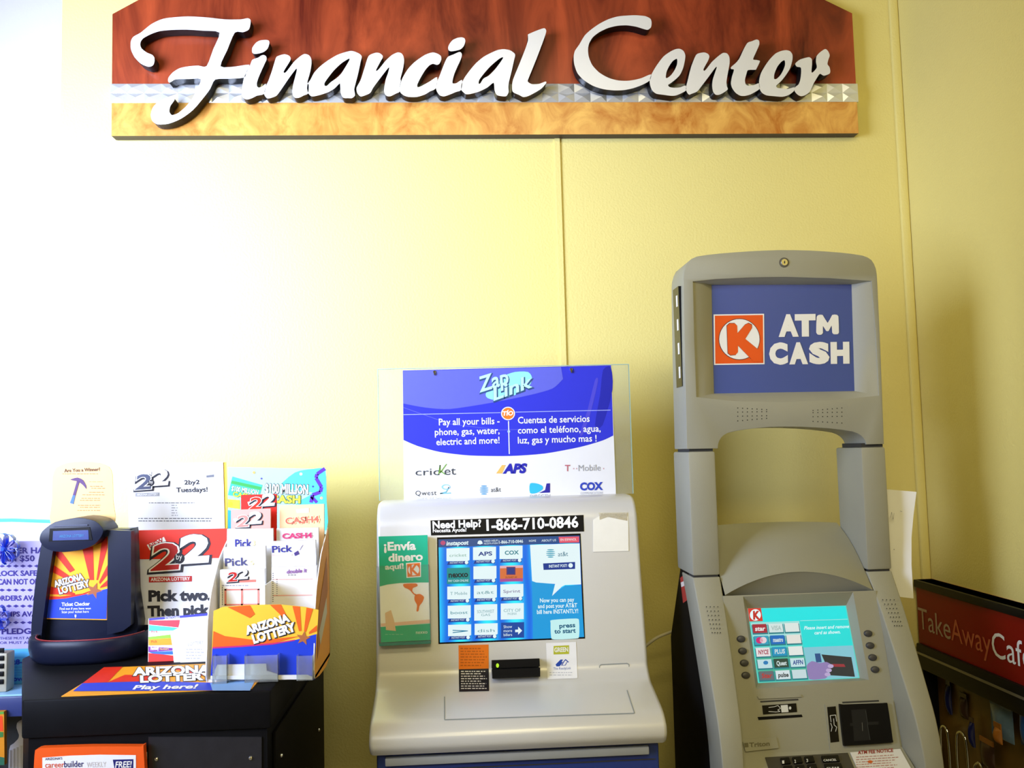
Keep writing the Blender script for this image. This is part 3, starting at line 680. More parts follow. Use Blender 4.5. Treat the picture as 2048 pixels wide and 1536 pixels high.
p.disc(1016, 827, 14, 13.5, LN_, 2); p.disc(1016, 827, 12, 11.5, ORG, 3); p.text('TÍO', (1006, 831), (1026, 830.5), 8, WH, 4, bold=0.04, shear=0.15)
# logo: oval plus slanted words
p.poly(smooth_loop([(1008, 752), (1030, 744), (1056, 744), (1064, 756), (1058, 772), (1030, 790), (995, 800), (975, 796), (972, 786), (992, 770)], 3), AQ, 2)
p.text('Zap', (962, 786), (1020, 768), 29, ink('#2a4a7c'), 3, bold=0.05, shear=0.25); p.text('Zap', (961, 784), (1019, 766), 29, ink('#b6f4f2'), 4, bold=0.02, shear=0.25)
p.text('Link', (989, 803), (1067, 775), 24, ink('#2a4a7c'), 5, bold=0.05, shear=0.25); p.text('Link', (988, 801), (1066, 773), 24, ink('#b6f4f2'), 6, bold=0.02, shear=0.25)
for i, (t, a, bb) in enumerate((('Pay all your bills -', 878, 999), ('phone, gas, water,', 870, 999), ('electric and more!', 873, 999))): p.text(t, (a, 850.5 + i * 20 ), (bb, 848 + i * 19.2), 13, WH, 3, bold=0.012)
for i, (t, a, bb) in enumerate((('Cuentas de servicios', 1036, 1179), ('como el teléfono, agua,', 1036, 1201), ('luz, gas y mucho mas !', 1036, 1193))): p.text(t, (a, 847 + i * 20), (bb, 843.5 + i * 19.6), 13, WH, 3, bold=0.012)
GY = ink('#3b3f44')
p.text('cric', (831, 951), (879, 950), 14, GY, 3); p.line([(877, 950), (880, 930), (880, 946), (893, 928)], 2.0, ink('#6c9c3c'), 3); p.line([(881, 942), (891, 949)], 2.0, ink('#6c9c3c'), 3); p.text('et', (889, 950), (912, 949), 16, GY, 3)
p.poly([(992, 947), (1004, 930), (1011, 930), (1004, 947)], ink('#f0b45c'), 2); p.text('APS', (1008, 946), (1053, 945), 17, ink('#2323a0'), 3, bold=0.06, shear=0.25)
p.text('T', (1130, 942), (1140, 942), 12, ink('#b86a72'), 3, bold=0.02)
for dx_ in (1146, 1152, 1206): p.rect(dx_, 936, dx_ + 2.4, 938.4, ink('#c9a0a4'), 2)
p.text('Mobile', (1157, 942), (1201, 941), 12, ink('#9a9ca2'), 3)
p.text('Qwest', (831, 991), (873, 990), 9.5, GY, 3, space=1.1); p.disc(892, 974, 9, 5.5, ink('#88bccf'), 2); p.disc(893, 974, 6.5, 3.5, PAPER, 3); p.line([(898, 974), (892, 984), (880, 987), (902, 986)], 2.0, ink('#6fb3c4'), 3)
for i in range(5): p.disc(968, 980 + (i - 2) * 3.9, [6, 8.8, 9.3, 8.8, 6][i], 1.35, ink('#4a8fc0'), 2, seg=12)
p.text('at&t', (982, 984), (1002, 983), 9, GY, 3)
p.poly(smooth_loop([(1060, 967), (1074, 967), (1085, 972), (1085, 979), (1073, 986), (1060, 986)], 3), ink('#33b4dc'), 2); p.poly([(1093, 967), (1100, 966.5), (1100, 985), (1078, 986), (1090, 980)], ink('#2a2590'), 2)
p.text('DIRECTV', (1060, 996), (1101, 995), 6.5, ink('#8f98a8'), 3)
p.text('COX', (1161, 980), (1204, 979), 14, ink('#2d43b0'), 3, bold=0.05); p.text('COMMUNICATIONS', (1161, 988.5), (1206, 987.5), 4.2, ink('#a7acbb'), 3); p.text('Spirit of Service', (833, 999), (902, 998), 5, ink('#b7bcc6'), 3)
p.build(po)

# ================================================================== cash machine
AX0, AX1 = 0.512, 0.966
atm = thing('cash_machine', 'putty grey cash machine with blue ATM CASH sign head and lit screen', 'cash machine', (0.74, 2.1, 0.0))
HY = 1.99
hp = PY(HY)
def bevel_sharp(mb, ang, off, seg, m):
    bm = bmesh.new()
    vs_ = [bm.verts.new(v) for v in mb.v]
    for f in mb.f:
        try: bm.faces.new([vs_[i] for i in f])
        except ValueError: pass
    bmesh.ops.remove_doubles(bm, verts=bm.verts[:], dist=1e-5)
    bmesh.ops.recalc_face_normals(bm, faces=bm.faces[:])
    ed = [e for e in bm.edges if len(e.link_faces) == 2 and e.calc_face_angle() > RAD(ang)]
    bmesh.ops.bevel(bm, geom=ed, offset=off, segments=seg, profile=0.5, affect='EDGES', clamp_overlap=True)
    return MB().bm(bm, m)
outer = smooth_loop([(1369, 700), (1367, 580), (1368, 545), (1376, 524), (1394, 513), (1440, 507), (1500, 502.5), (1560, 500), (1620, 501), (1680, 505), (1725, 511), (1743, 520), (1752, 538), (1755, 570), (1761, 700)], 2, closed=False)
arch = smooth_loop([(1733, 889), (1730, 880), (1722, 871), (1705, 863), (1660, 857), (1600, 853.5), (1540, 854), (1490, 859), (1455, 866), (1442, 876), (1436.5, 888), (1436, 897)], 2, closed=False)
outl = [(1374, 898)] + outer + [(1768, 888)] + arch
hole = [(1386, 563), (1430, 558.5), (1500, 555), (1570, 554), (1660, 556.5), (1743, 562), (1752, 680), (1758, 791), (1680, 799), (1575, 804), (1470, 802), (1393, 794), (1389, 680)]
hm = MB().prism([[hp.pt(x, y) for x, y in outl], [hp.pt(x, y) for x, y in hole]], (0, -1, 0), 0.115, PUTTY)
bevel_sharp(hm, 60, 0.005, 2, PUTTY).build('head', atm, smooth=50)
# recess of the sign and the blue sign panel
pq = [(1423, 570), (1470, 570), (1520, 569.7), (1570, 569.5), (1640, 569.3), (1703, 569), (1706, 676), (1709, 782), (1650, 783.2), (1570, 784.5), (1490, 786), (1428, 787), (1425, 680)]
sp = PY(HY + 0.030)
r0 = [hp.pt(x, y, -0.003) for x, y in hole]; r2 = [sp.pt(x, y) for x, y in pq]
r1 = [(a * 0.55 + b_ * 0.45) + Vector((0, -0.004, 0)) for a, b_ in zip(r0, r2)]
MB().loft([r0, r1, r2], PUTTY, caps=False).build('sign_recess', atm, smooth=60)
SIGNBLUE = mat('blue_sign_film', (0.045, 0.085, 0.34), rough=0.12, var=0.05, scale=4, coat=0.6)
MB().box(sp.pt(1420, 600).x, sp.pt(1712, 600).x, HY + 0.0305, HY + 0.04, sp.pt(1570, 790).z, sp.pt(1570, 566).z, SIGNBLUE).build('sign_panel', atm)
s = Print(sp, lift=0.0004)
SW = mat('white_sign_film', (0.86, 0.86, 0.85), rough=0.25, var=0.02); SR = mat('orange_red_sign_film', (0.80, 0.10, 0.015), rough=0.25, var=0.03); SD = ink('#3a1a30')
s.poly([(1427, 629), (1528, 627.5), (1529, 728.5), (1428, 730)], SW, 0); s.poly([(1429.5, 631.5), (1525.5, 630), (1526.5, 726), (1430.5, 727.5)], SR, 1)
s.disc(1478.5, 678.5, 41.5, 41.5, SD, 2, 40); s.disc(1478.5, 678.5, 40.3, 40.3, SW, 3, 40)
K = [(1453.5, 652), (1459, 647), (1469, 647), (1474, 652), (1474.5, 667), (1489, 650), (1496, 646.5), (1503, 650), (1503, 657), (1490, 678), (1515.5, 699), (1500, 716.5), (1475.5, 691), (1475.5, 704), (1471, 709.5), (1461, 710.5), (1455.5, 706)]
kc = (1480, 680)
s.poly([(kc[0] + (x - kc[0]) * 1.035, kc[1] + (y - kc[1]) * 1.03) for x, y in K], SD, 4); s.poly(K, SR, 5)
s.poly([(1496, 686), (1524, 704), (1524, 724), (1506, 724), (1494, 706)], SR, 6)
for t, a, bb, y, h_ in (('A', 1560, 1594, 670, 40), ('T', 1592, 1629, 669.5, 40), ('C', 1540, 1574, 725.5, 39), ('A', 1581, 1613, 725, 39), ('S', 1622, 1655, 724.5, 39), ('H', 1663, 1697, 724, 39)):
    s.text(t, (a + 2, y), (bb - 2, y - 0.5), h_ - 3, SW, 2, bold=0.075)
s.glyph(smooth_loop([(1632, 665), (1633, 634), (1637, 630), (1645, 630), (1655, 646), (1664, 630), (1672, 629.5), (1676.5, 633), (1677.5, 665), (1674, 668.5), (1667, 668.5), (1664, 665), (1663, 651), (1657, 662), (1652, 662), (1645.5, 652), (1645.5, 666), (1642, 669.5), (1636, 669.5)], 2, 0.25), SW, 2)
s.build(atm, 'sign_logo')
# side sign of the head
MB().box(AX0 - 0.002, AX0 + 0.006, HY + 0.022, HY + 0.075, 1.635, 1.865, GBLACK).build('side_sign', atm)
q = MB()
for z in (1.645, 1.70, 1.755, 1.81): q.box(AX0 - 0.0026, AX0 - 0.0018, HY + 0.034, HY + 0.046, z + 0.010, z + 0.036, SW)
q.build('side_lettering', atm, kind='stuff')
# columns, seams, hood
for a, bb in ((AX0, 0.574), (0.909, AX1)):
    MB().box(a, bb, HY + 0.001, HY + 0.14, 1.212, 1.4865, PUTTY, r=0.005).build('column', atm)
    MB().box(a + 0.004, bb - 0.004, HY + 0.006, HY + 0.11, 1.2, 1.496, SEAM).build('seam', atm)
HX0, HX1, HC = 0.576, 0.908, 0.742
rows = []
def hz(x): return 1.172 + 0.045 * (1 - ((x - HC) / 0.166) ** 2)
for j in range(9):
    t = j / 8; rows.append([Vector((HX0 + (HX1 - HX0) * i / 20, 2.142 + (1.968 - 2.142) * t, (1.306 + 0.006 * (1 - ((HX0 + (HX1 - HX0) * i / 20 - HC) / 0.166) ** 2)) * (1 - t) + hz(HX0 + (HX1 - HX0) * i / 20) * t + 0.018 * math.sin(math.pi * t))) for i in range(21)])
rows.append([Vector((p.x, 1.971, p.z - 0.003)) for p in rows[-1]])
rows.append([Vector((p.x, 1.992, 1.158)) for p in rows[-1]])
rows.insert(0, [Vector((p.x, 2.142, 1.1)) for p in rows[0]])
MB().loft(rows, PUTTY, closed=False, caps=False).build('hood', atm, smooth=35)
def lock(pl, px, py, r, parent):
    c_ = pl.pt(px, py); n_ = pl.n
    MB().disc(c_ - n_ * 0.002, n_, r * 1.35, r * 1.35, 0.003, DKPUTTY).disc(c_, n_, r, r, 0.004, CHROME, taper=0.85).disc(c_ + n_ * 0.0042, n_, r * 0.16, r * 0.4, 0.0004, SEAM, seg=8).build('lock', parent)
lock(hp, 1568, 525, 0.0085, atm)
hood_pl = Plane((0, 2.09, 1.287), (0, -0.45, 1)); lock(hood_pl, 1569, 1077, 0.0095, atm)
# speaker grilles
g = MB()
for x0_, y0_, sk_ in ((1475.5, 816, 4.2), (1626, 817, -4.2)):
    for c_ in range(7):
        for r_ in range(4):
            yy = y0_ + r_ * (8.2 if r_ < 3 else 8.6) + (sk_ * c_ / 6 if r_ in (0,) else (-sk_ * c_ / 6 if r_ == 3 else 0)) + (4 if sk_ < 0 and r_ == 0 else 0) - (c_ * 0.15)
            g.disc(hp.pt(x0_ + c_ * 9.6, yy, 0.0003), (0, -1, 0), 0.0013, 0.0013, 0, SEAM, seg=8)
g.build('speaker_holes', atm, smooth=0, kind='stuff')
# side rails
RP = smooth_loop([(1.993, 1.208), (1.94, 1.125), (1.878, 1.012), (1.836, 0.93), (1.815, 0.85), (1.81, 0.74)], 4, closed=False)
for sgn in (0, 1):
    rg = []
    for y, z in RP:
        k_ = (1.208 - z) / 0.468
        if sgn == 0: rg.append([Vector((AX0, y, z)), Vector((0.574 - 0.024 * k_, y, z)), Vector((0.576, y + 0.10, z)), Vector((AX0, y + 0.10, z))])
        else: rg.append([Vector((0.909 + 0.022 * k_, y, z)), Vector((AX1, y, z)), Vector((AX1, y + 0.10, z)), Vector((0.907, y + 0.10, z))])
    mb = MB().loft(rg, PUTTY)
    bevel_sharp(mb, 60, 0.003, 2, PUTTY).build('side_rail', atm, smooth=50)
RPL = Plane((0, 1.909, 1.0685), (0, -1, 0.555))
g = MB()
for r_ in range(7):
    for c_ in range(4):
        g.disc(RPL.pt(1412 + r_ * 1.9 + c_ * (7.6 - r_ * 0.35), 1215 + r_ * 8.6, 0.0045), RPL.n, 0.0013, 0.0013, 0, SEAM, seg=8)
        g.disc(RPL.pt(1764 + r_ * 3.9 + c_ * (7.6 - r_ * 0.45), 1201 + r_ * 8.6, 0.0045), RPL.n, 0.0013, 0.0013, 0, SEAM, seg=8)
g.build('speaker_holes', atm, smooth=0, kind='stuff')
# cabinet
sd = [(2.06, 1.25), (2.10, 1.235), (2.24, 1.03), (2.25, 0.0), (1.93, 0.0), (1.93, 0.9), (1.98, 1.08)]
MB().prism([[Vector((AX0 + 0.003, y, z)) for y, z in sd]], (-1, 0, 0), AX1 - AX0 - 0.006, CABBLACK).build('cabinet', atm, smooth=0)
q = MB().slab([Vector((AX0 + 0.0025, y, z)) for y, z in ((2.075, 1.205), (2.12, 1.19), (2.10, 1.135), (2.055, 1.15))], (-1, 0, 0), 0.0005, ink('#b03a34'))
q.slab([Vector((AX0 + 0.0022, y, z)) for y, z in ((2.075, 1.19), (2.115, 1.18), (2.11, 1.17), (2.072, 1.18))], (-1, 0, 0), 0.0003, ink('#e8dcd4')).build('warning_sticker', atm, smooth=0)

# fascia with recessed screen
FN = Vector((0, -1, 0.264)); FP = Plane((0, 1.964, 1.169), FN); FS = FP.back(-0.020)
fo = [FP.pt(1440, 1188), FP.pt(1748, 1181), FP.pt(1801, 1500), FP.pt(1490, 1512)]
fz = lambda x, z: Vector((x, 1.964 - 0.264 * (1.169 - z), z))
opn = [(1486, 1193), (1706, 1184), (1738, 1360), (1512, 1378)]; scq = [(1495, 1217), (1692, 1211), (1719, 1356), (1516, 1366)]
MB().prism([[fz(0.57, 1.171), fz(0.913, 1.171), fz(0.913, 0.852), fz(0.57, 0.852)], [FP.pt(x, y) for x, y in opn]], FN, 0.012, PUTTY).build('fascia', atm, smooth=0)
MB().loft([[FP.pt(x, y) for x, y in opn], [FS.pt(x, y) for x, y in scq]], PUTTY, caps=False).build('screen_recess', atm, smooth=0)
MB().slab([FS.pt(x, y, 0.0001) for x, y in [(1490, 1213), (1696, 1207), (1723, 1359), (1512, 1369)]], FN, 0.003, GBLACK).build('screen_surround', atm, smooth=0)
MB().slab([FS.pt(x, y, 0.0006) for x, y in scq], FN, 0.0005, glow('#5fe6da', 0.8)).build('screen', atm, smooth=0)
s = Print(FS, lift=0.0010)
def sc(u, v):                                   # place on the screen, 0..1
    (ax, ay), (bx, by), (cx, cy), (dx_, dy_) = scq
    tx, ty = ax + (bx - ax) * u, ay + (by - ay) * u; lx, ly = dx_ + (cx - dx_) * u, dy_ + (cy - dy_) * u
    return (tx + (lx - tx) * v, ty + (ly - ty) * v)
def sq(u0, v0, u1, v1): return [sc(u0, v0), sc(u1, v0), sc(u1, v1), sc(u0, v1)]
CY = glow('#19ecec', 0.9)
s.poly(sq(0.13, 0.01, 0.99, 0.19), CY, 0); s.poly(sq(0.5, 0.19, 0.99, 0.55), glow('#22e4e0', 0.9), 0); s.poly(sq(0.51, 0.185, 0.99, 0.192), glow('#bff8f4', 0.8), 1)
s.poly(sq(0.5, 0.55, 0.99, 0.99), glow('#8fd6e6', 0.8), 0); s.poly(sq(0.01, 0.19, 0.5, 0.45), glow('#aef2ee', 0.8), 0); s.poly(sq(0.01, 0.66, 0.5, 0.99), glow('#4fc7a8', 0.75), 0)
s.poly(sq(0.0, 0.0, 0.135, 0.175), glow('#e03a34', 0.85), 2); c0 = sc(0.068, 0.09); s.disc(c0[0], c0[1], 11, 11.5, W, 3); s.text('K', sc(0.045, 0.145), sc(0.098, 0.145), 15, glow('#d03030', 0.8), 4, bold=0.06)
tc_ = [['#b02a40', '#dff2f0', '#eaf4f0'], ['#c02a6a', '#1570c8', '#f0efe8'], ['#f2eef0', '#159acb', '#f0f6f2'], ['#c9eaf0', '#2c4a40', '#cfeef2'], ['#6a7078', '#dfeef2', '#cfe6ea']]
tt = [['star', 'VISA', ''], ['', 'maestro', ''], ['NYCE', 'PLUS', ''], ['', 'Quest', 'AFFN'], ['Star', 'pulse', '']]
for r_ in range(5):
    for c_ in range(3):
        u0 = 0.022 + c_ * 0.162; v0 = 0.215 + r_ * 0.158
        s.poly(sq(u0 - 0.008, v0 + 0.01, u0 + 0.148, v0 + 0.138), glow('#1f8f9c', 0.7), 1); s.poly(sq(u0, v0, u0 + 0.14, v0 + 0.118), glow(tc_[r_][c_] if (r_, c_) != (1, 0) else '#2fa8c8', 0.85), 2)
        if (r_, c_) == (1, 0):
            for du, hx in ((0.05, '#d8257a'), (0.088, '#f2dfe6')): e = sc(u0 + du, v0 + 0.058); s.disc(e[0], e[1], 7, 6.5, glow(hx, 0.85), 3, 16)
        if (r_, c_) == (3, 0): e = sc(u0 + 0.08, v0 + 0.045); s.disc(e[0], e[1], 5, 4, glow('#2a86c8', 0.8), 3, 14)
        w_ = tt[r_][c_]
        if w_: s.text(w_, sc(u0 + 0.022, v0 + 0.088), sc(u0 + 0.12, v0 + 0.088), 8.4, glow({'star': '#ffffff', 'VISA': '#b8d0cc', 'NYCE': '#b02a50', 'Star': '#c83a38', 'AFFN': '#25469c', 'pulse': '#222a33'}.get(w_, '#e2f4f4'), 0.8), 4, bold=0.03)
s.text('Please insert and remove', sc(0.535, 0.31), sc(0.985, 0.31), 6.6, W, 3, shear=0.2, bold=0.015); s.text('card as shown.', sc(0.63, 0.38), sc(0.89, 0.38), 6.6, W, 3, shear=0.2, bold=0.015)
s.poly(sq(0.60, 0.64, 0.655, 0.76), glow('#2f5f9c', 0.7), 1); s.poly([sc(0.665, 0.655), sc(0.955, 0.71), sc(0.955, 0.98), sc(0.72, 0.945)], glow('#353b40', 0.7), 2)
s.poly([sc(0.75, 0.79), sc(0.87, 0.80), sc(0.88, 0.84), sc(0.77, 0.83)], glow('#b03a48', 0.7), 3)
s.poly(smooth_loop([sc(0.50, 0.80), sc(0.56, 0.74), sc(0.63, 0.77), sc(0.70, 0.76), sc(0.745, 0.80), sc(0.74, 0.84), sc(0.70, 0.85), sc(0.70, 0.93), sc(0.66, 0.985), sc(0.505, 0.985)], 3, 0.3), glow('#a08cc8', 0.75), 3)
for du, dv in ((0.735, 0.82), (0.71, 0.875), (0.69, 0.93)): e = sc(du, dv); s.disc(e[0], e[1], 6, 4, glow('#c8b4e2', 0.8), 4, 12)
s.build(atm, 'screen_graphics')
# option buttons beside the screen
for px, py in ((1482, 1278), (1485, 1302), (1488.5, 1326), (1491.5, 1350.5), (1736, 1267), (1740, 1291), (1745, 1315), (1750, 1339)):
    MB().disc(FP.pt(px, py), FN, 0.0098, 0.0072, 0.0045, mat('grey_rubber_button', (0.05, 0.05, 0.055), rough=0.45), taper=0.75).build('option_button', atm, smooth=60)
l_ = Print(FP, lift=0.0004)
GL = ink('#6f6b58')
for y0_, y1_, a_, b2 in ((1273, 1270, 1708, 1719), (1296, 1292, 1712, 1724), (1321, 1316, 1717, 1728), (1345, 1341, 1720, 1733)): pass
# receipt outlet
onp(FP, [(1514, 1393), (1600, 1389), (1603, 1394), (1517, 1398)], -0.001, 0.003, PUTTY).build('receipt_lip', atm, smooth=0)
MB().slab([FP.pt(x, y, 0.0006) for x, y in [(1520, 1402), (1596, 1397.5), (1597, 1400.5), (1521, 1405)]], FN, 0.001, SEAM).build('receipt_slot', atm, smooth=0)
MB().slab([FP.pt(x, y, 0.0010) for x, y in [(1524, 1411), (1592, 1406.5), (1594, 1424), (1526, 1429)]], FN, 0.0012, GBLACK).build('receipt_label', atm, smooth=0)
MB().slab([FP.pt(x, y, 0.0008) for x, y in [(1515, 1434), (1603, 1429), (1605, 1434), (1517, 1440)]], FN, 0.001, BLACK).build('receipt_slot', atm, smooth=0)
s = Print(FP.back(0.0010), lift=0.0004)
IW = ink('#d9dcdc')
s.poly([(1561, 1410.5), (1575, 1409.5), (1577, 1424), (1563, 1425)], IW, 1); s.disc(1580, 1416, 2.4, 3.2, IW, 1, 12)
s.line([(1537, 1415), (1548, 1413.5), (1556, 1411), (1561, 1417), (1555, 1420), (1560, 1423), (1552, 1424), (1537, 1423)], 1.1, IW, 1)
s.build(atm, 'receipt_icon')
# card slot block
MB().slab([FP.pt(x, y, 0.0008) for x, y in [(1684, 1403.5), (1757, 1400), (1758, 1403), (1685, 1406.5)]], FN, 0.001, SEAM).build('card_slot_groove', atm, smooth=0)
onp(FP, [(1649, 1409), (1785, 1402), (1800, 1497), (1660, 1503)], -0.002, 0.003, PUTTY).build('card_slot_plate', atm, smooth=0)
F3 = FP.back(0.003)
MB().slab([F3.pt(x, y, 0.0012) for x, y in [(1654, 1414), (1671, 1412.5), (1678, 1483), (1661, 1485)]], FN, 0.0012, GBLACK).build('card_label', atm, smooth=0)
s = Print(F3.back(0.0012), lift=0.0004)
s.line([(1660, 1431), (1671, 1430), (1673, 1443)], 1.1, IW, 1); s.line([(1660, 1431), (1662, 1444)], 1.1, IW, 1); s.line([(1661, 1446), (1664, 1454), (1662, 1463)], 1.1, IW, 1); s.line([(1667, 1437), (1668, 1450), (1673, 1454), (1671, 1463)], 1.1, IW, 1)
s.build(atm, 'card_icon')
blk = smooth_loop([(1677, 1411), (1684, 1409), (1765, 1406), (1772, 1409), (1782, 1478), (1779, 1485), (1692, 1491), (1685, 1487)], 3, ten=0.25)
MB().slab([F3.pt(x, y, 0.008) for x, y in blk], FN, 0.008, BLACK).build('card_slot', atm, smooth=0)
F4 = F3.back(0.008); s = Print(F4, lift=0.0003)
s.poly([(1702, 1420), (1732, 1418), (1735, 1444), (1757, 1443), (1757, 1449), (1736, 1450), (1740, 1480), (1708, 1482), (1706, 1452), (1700, 1452), (1700, 1446), (1705, 1446)], mat('slot_black', (0.002, 0.002, 0.002), rough=0.8), 0)
s.line([(1731, 1421), (1735, 1446), (1735, 1452), (1740, 1480)], 0.9, ink('#3a3d40'), 1); s.line([(1724, 1445), (1725, 1462)], 0.9, ink('#6a6a66'), 1)
s.build(atm, 'slot_mouth')
# maker plate, keypad shelf, keys, fee notice
onp(FP, [(1483, 1478), (1551, 1474), (1556, 1496), (1490, 1503)], -0.002, 0.004, PUTTY).build('maker_plate', atm, smooth=0)
s = Print(FP.back(0.004), lift=0.0004); s.text('Triton', (1499, 1494), (1539, 1491), 8.5, ink('#6a6650'), 2, bold=0.02); s.poly([(1488, 1486), (1496, 1485.5), (1497, 1494), (1489, 1494.5)], ink('#6a6650'), 1); s.build(atm, 'maker_mark')
TN = Vector((0, -0.574, 0.819)); TP = Plane((0, 1.884, 0.862), TN)
tz = lambda x, d_: Vector((x, 1.884 - d_ * 0.819, 0.862 - d_ * 0.574))
MB().slab([tz(0.57, 0), tz(0.913, 0), tz(0.93, 0.21), tz(0.552, 0.21)], TN, 0.05, PUTTY).build('keypad_shelf', atm, smooth=0)
kq = [(1530, 1516), (1695, 1507), (1714, 1552), (1545, 1562)]
MB().slab([TP.pt(x, y, 0.0025) for x, y in kq], TN, 0.003, mat('keypad_plate', (0.07, 0.065, 0.055), rough=0.35, metal=0.3)).build('keypad_plate', atm, smooth=0)
T2 = TP.back(0.0025)
lab = [('1', '2', '3', 'CANCEL'), ('4', '5', '6', 'CLEAR')]
for r_ in range(2):
    for c_ in range(4):
        x0_ = 1560 + c_ * 24 + r_ * 6 + (10 if c_ == 3 else 0); y0_ = 1519 + r_ * 16 - c_ * 1.5; w_ = 33 if c_ == 3 else 17
        kq2 = [(x0_, y0_), (x0_ + w_, y0_ - 1.5), (x0_ + w_ + 4, y0_ + 10), (x0_ + 4, y0_ + 11.5)]
        ky = MB().slab([T2.pt(x, y, 0.005) for x, y in kq2], TN, 0.005, GBLACK).build('key', atm, smooth=0)
        s = Print(T2.back(0.005), lift=0.0003); t_ = lab[r_][c_]
        s.text(t_, (x0_ + 5, y0_ + 8.5), (x0_ + (8 if c_ < 3 else w_ - 2), y0_ + (8.3 if c_ < 3 else 7.2)), 6 if c_ < 3 else 4, IW, 1, bold=0.02); s.build(ky)
nq = [(1700, 1506), (1800, 1499), (1826, 1546), (1722, 1556)]
fn = thing('fee_notice', 'white fee notice card lying beside the keypad of the cash machine', 'notice', TP.pt(1750, 1530))
MB().slab([TP.pt(x, y, 0.0022) for x, y in nq], TN, 0.0012, PAPER).build('card', fn, smooth=0)
s = Print(TP.back(0.0022), lift=0.0004)
RD = ink('#9a3a34'); s.text('ATM FEE NOTICE', (1716, 1509), (1786, 1504), 6.5, RD, 2, bold=0.03); s.scrib(1712, 1514, 1802, 6, 5.0, ink('#b7847c'), h=1.5, skew=0.06); s.disc(1740, 1524, 5, 3, ink('#d4682a'), 2, 12)
s.build(fn)

# sheet of paper hanging beside the machine
sh = thing('loose_sheet', 'white sheet of paper sticking out behind the right side of the cash machine', 'paper', (1.0, 2.03, 1.14))
rg = []
for j, (py, x1_) in enumerate(((979, 1833), (1030, 1827), (1075, 1823), (1130, 1823), (1191, 1827))):
    a_ = PY(2.03).pt(1778, py); b_ = PY(2.015 + 0.006 * math.sin(j * 1.3)).pt(x1_, py + (6 if j in (0, 4) else 0) * (1 if j == 4 else 0.8))
    rg.append([Vector((0.968, 2.045, a_.z)), a_, b_, b_ + Vector((0, 0.0006, 0)), a_ + Vector((0, 0.0006, 0)), Vector((0.968, 2.0456, a_.z))])
MB().loft(rg, mat('bright_paper', (0.92, 0.92, 0.92), rough=0.7, var=0.02)).build('sheet', sh, smooth=60)
s = Print(PY(2.020), lift=0.005); s.line([(1779, 1035), (1781, 1024), (1784, 1038), (1786, 1026)], 0.9, ink('#a9a9b4'), 1); s.line([(1798, 1022), (1802, 1023)], 1.2, ink('#a9a9b4'), 1); s.line([(1785, 1098), (1787, 1099)], 2, ink('#a9a9b4'), 1); s.build(sh, 'pencil_marks')
# cable between kiosk and machine
cb = MB().tube(smooth_loop([(0.4135, 2.36, 0.94), (0.43, 2.345, 0.958), (0.462, 2.33, 0.985), (0.50, 2.325, 1.012), (0.55, 2.32, 1.03)], 4, closed=False), 0.004, mat('cream_cable', (0.62, 0.56, 0.40), rough=0.5))
tag(rehome(cb.build('power_cable', smooth=60), (0.43, 2.34, 0.94)), 'cream power cable running from the kiosk behind the cash machine', 'cable')

# ================================================================== lottery stand
TZ = 1.087
stand = thing('lottery_stand', 'black laminate lottery stand with angled left side', 'stand', (-0.6, 2.0, 0.0))
topo = [(-0.766, 1.65), (-0.340, 1.65), (-0.337, 2.31), (-0.93, 2.31), (-0.93, 2.0)]
def inset(P, d):
    cx = sum(p[0] for p in P) / len(P); cy = sum(p[1] for p in P) / len(P)
    return [(x + (d if x < cx else -d), y + (d if y < cy else -d)) for x, y in P]
mb = MB().prism([[Vector((x, y, TZ)) for x, y in topo]], (0, 0, 1), 0.066, CABBLACK)
bevel_sharp(mb, 50, 0.004, 2, CABBLACK).build('top', stand, smooth=40)
MB().prism([[Vector((x, y, TZ - 0.066)) for x, y in inset(topo, 0.008)]], (0, 0, 1), TZ - 0.066, CABBLACK).build('cabinet', stand, smooth=0)
bk = thing('display_backboard', 'plain black backboard standing at the rear of the lottery stand behind its posters', 'backboard', (-0.63, 2.3, TZ))
MB().box(-0.93, -0.331, 2.289, 2.309, TZ, 1.318, CABBLACK, r=0.002).build('board', bk)
MB().box(-0.93, -0.331, 2.280, 2.289, TZ, TZ + 0.02, CABBLACK, r=0.002).build('ledge', bk)
SF = PY(1.658)
MB().slab([SF.pt(x, y, 0.003) for x, y in [(298, 1473), (524, 1473), (524, 1700), (298, 1700)]], (0, -1, 0), 0.003, mat('smoked_panel', (0.02, 0.02, 0.026), rough=0.12, var=0.2, scale=40)).build('front_panel', stand, smooth=0)
SXP = Plane((-0.345, 0, 0), (1, 0, 0))
MB().slab([Vector((-0.342, y, z)) for y, z in ((1.70, 1.0), (2.25, 1.0), (2.25, 0.2), (1.70, 0.2))], (1, 0, 0), 0.004, CABBLACK).build('side_door', stand, smooth=0)
for pl, px, py, o in ((SF, 314, 1517, 0.003), (SF, 502, 1515, 0.003), (SXP, 559, 1511, 0.003), (SXP, 635, 1460, 0.003)):
    MB().disc(pl.pt(px, py, o), pl.n, 0.0036, 0.0036, 0.003, CHROME, seg=12, u=(0, 1, 0) if pl is SXP else None, taper=0.6).build('bolt', stand)

RED = ink('#dc2a10'); DRED = ink('#b81c14'); YEL = ink('#f7b81e'); LBL = ink('#1f3fd0'); CU = ink('#9a5632'); WHI = ink('#f4f4f2'); DKI = ink('#20202c'); NVY = ink('#25256e')
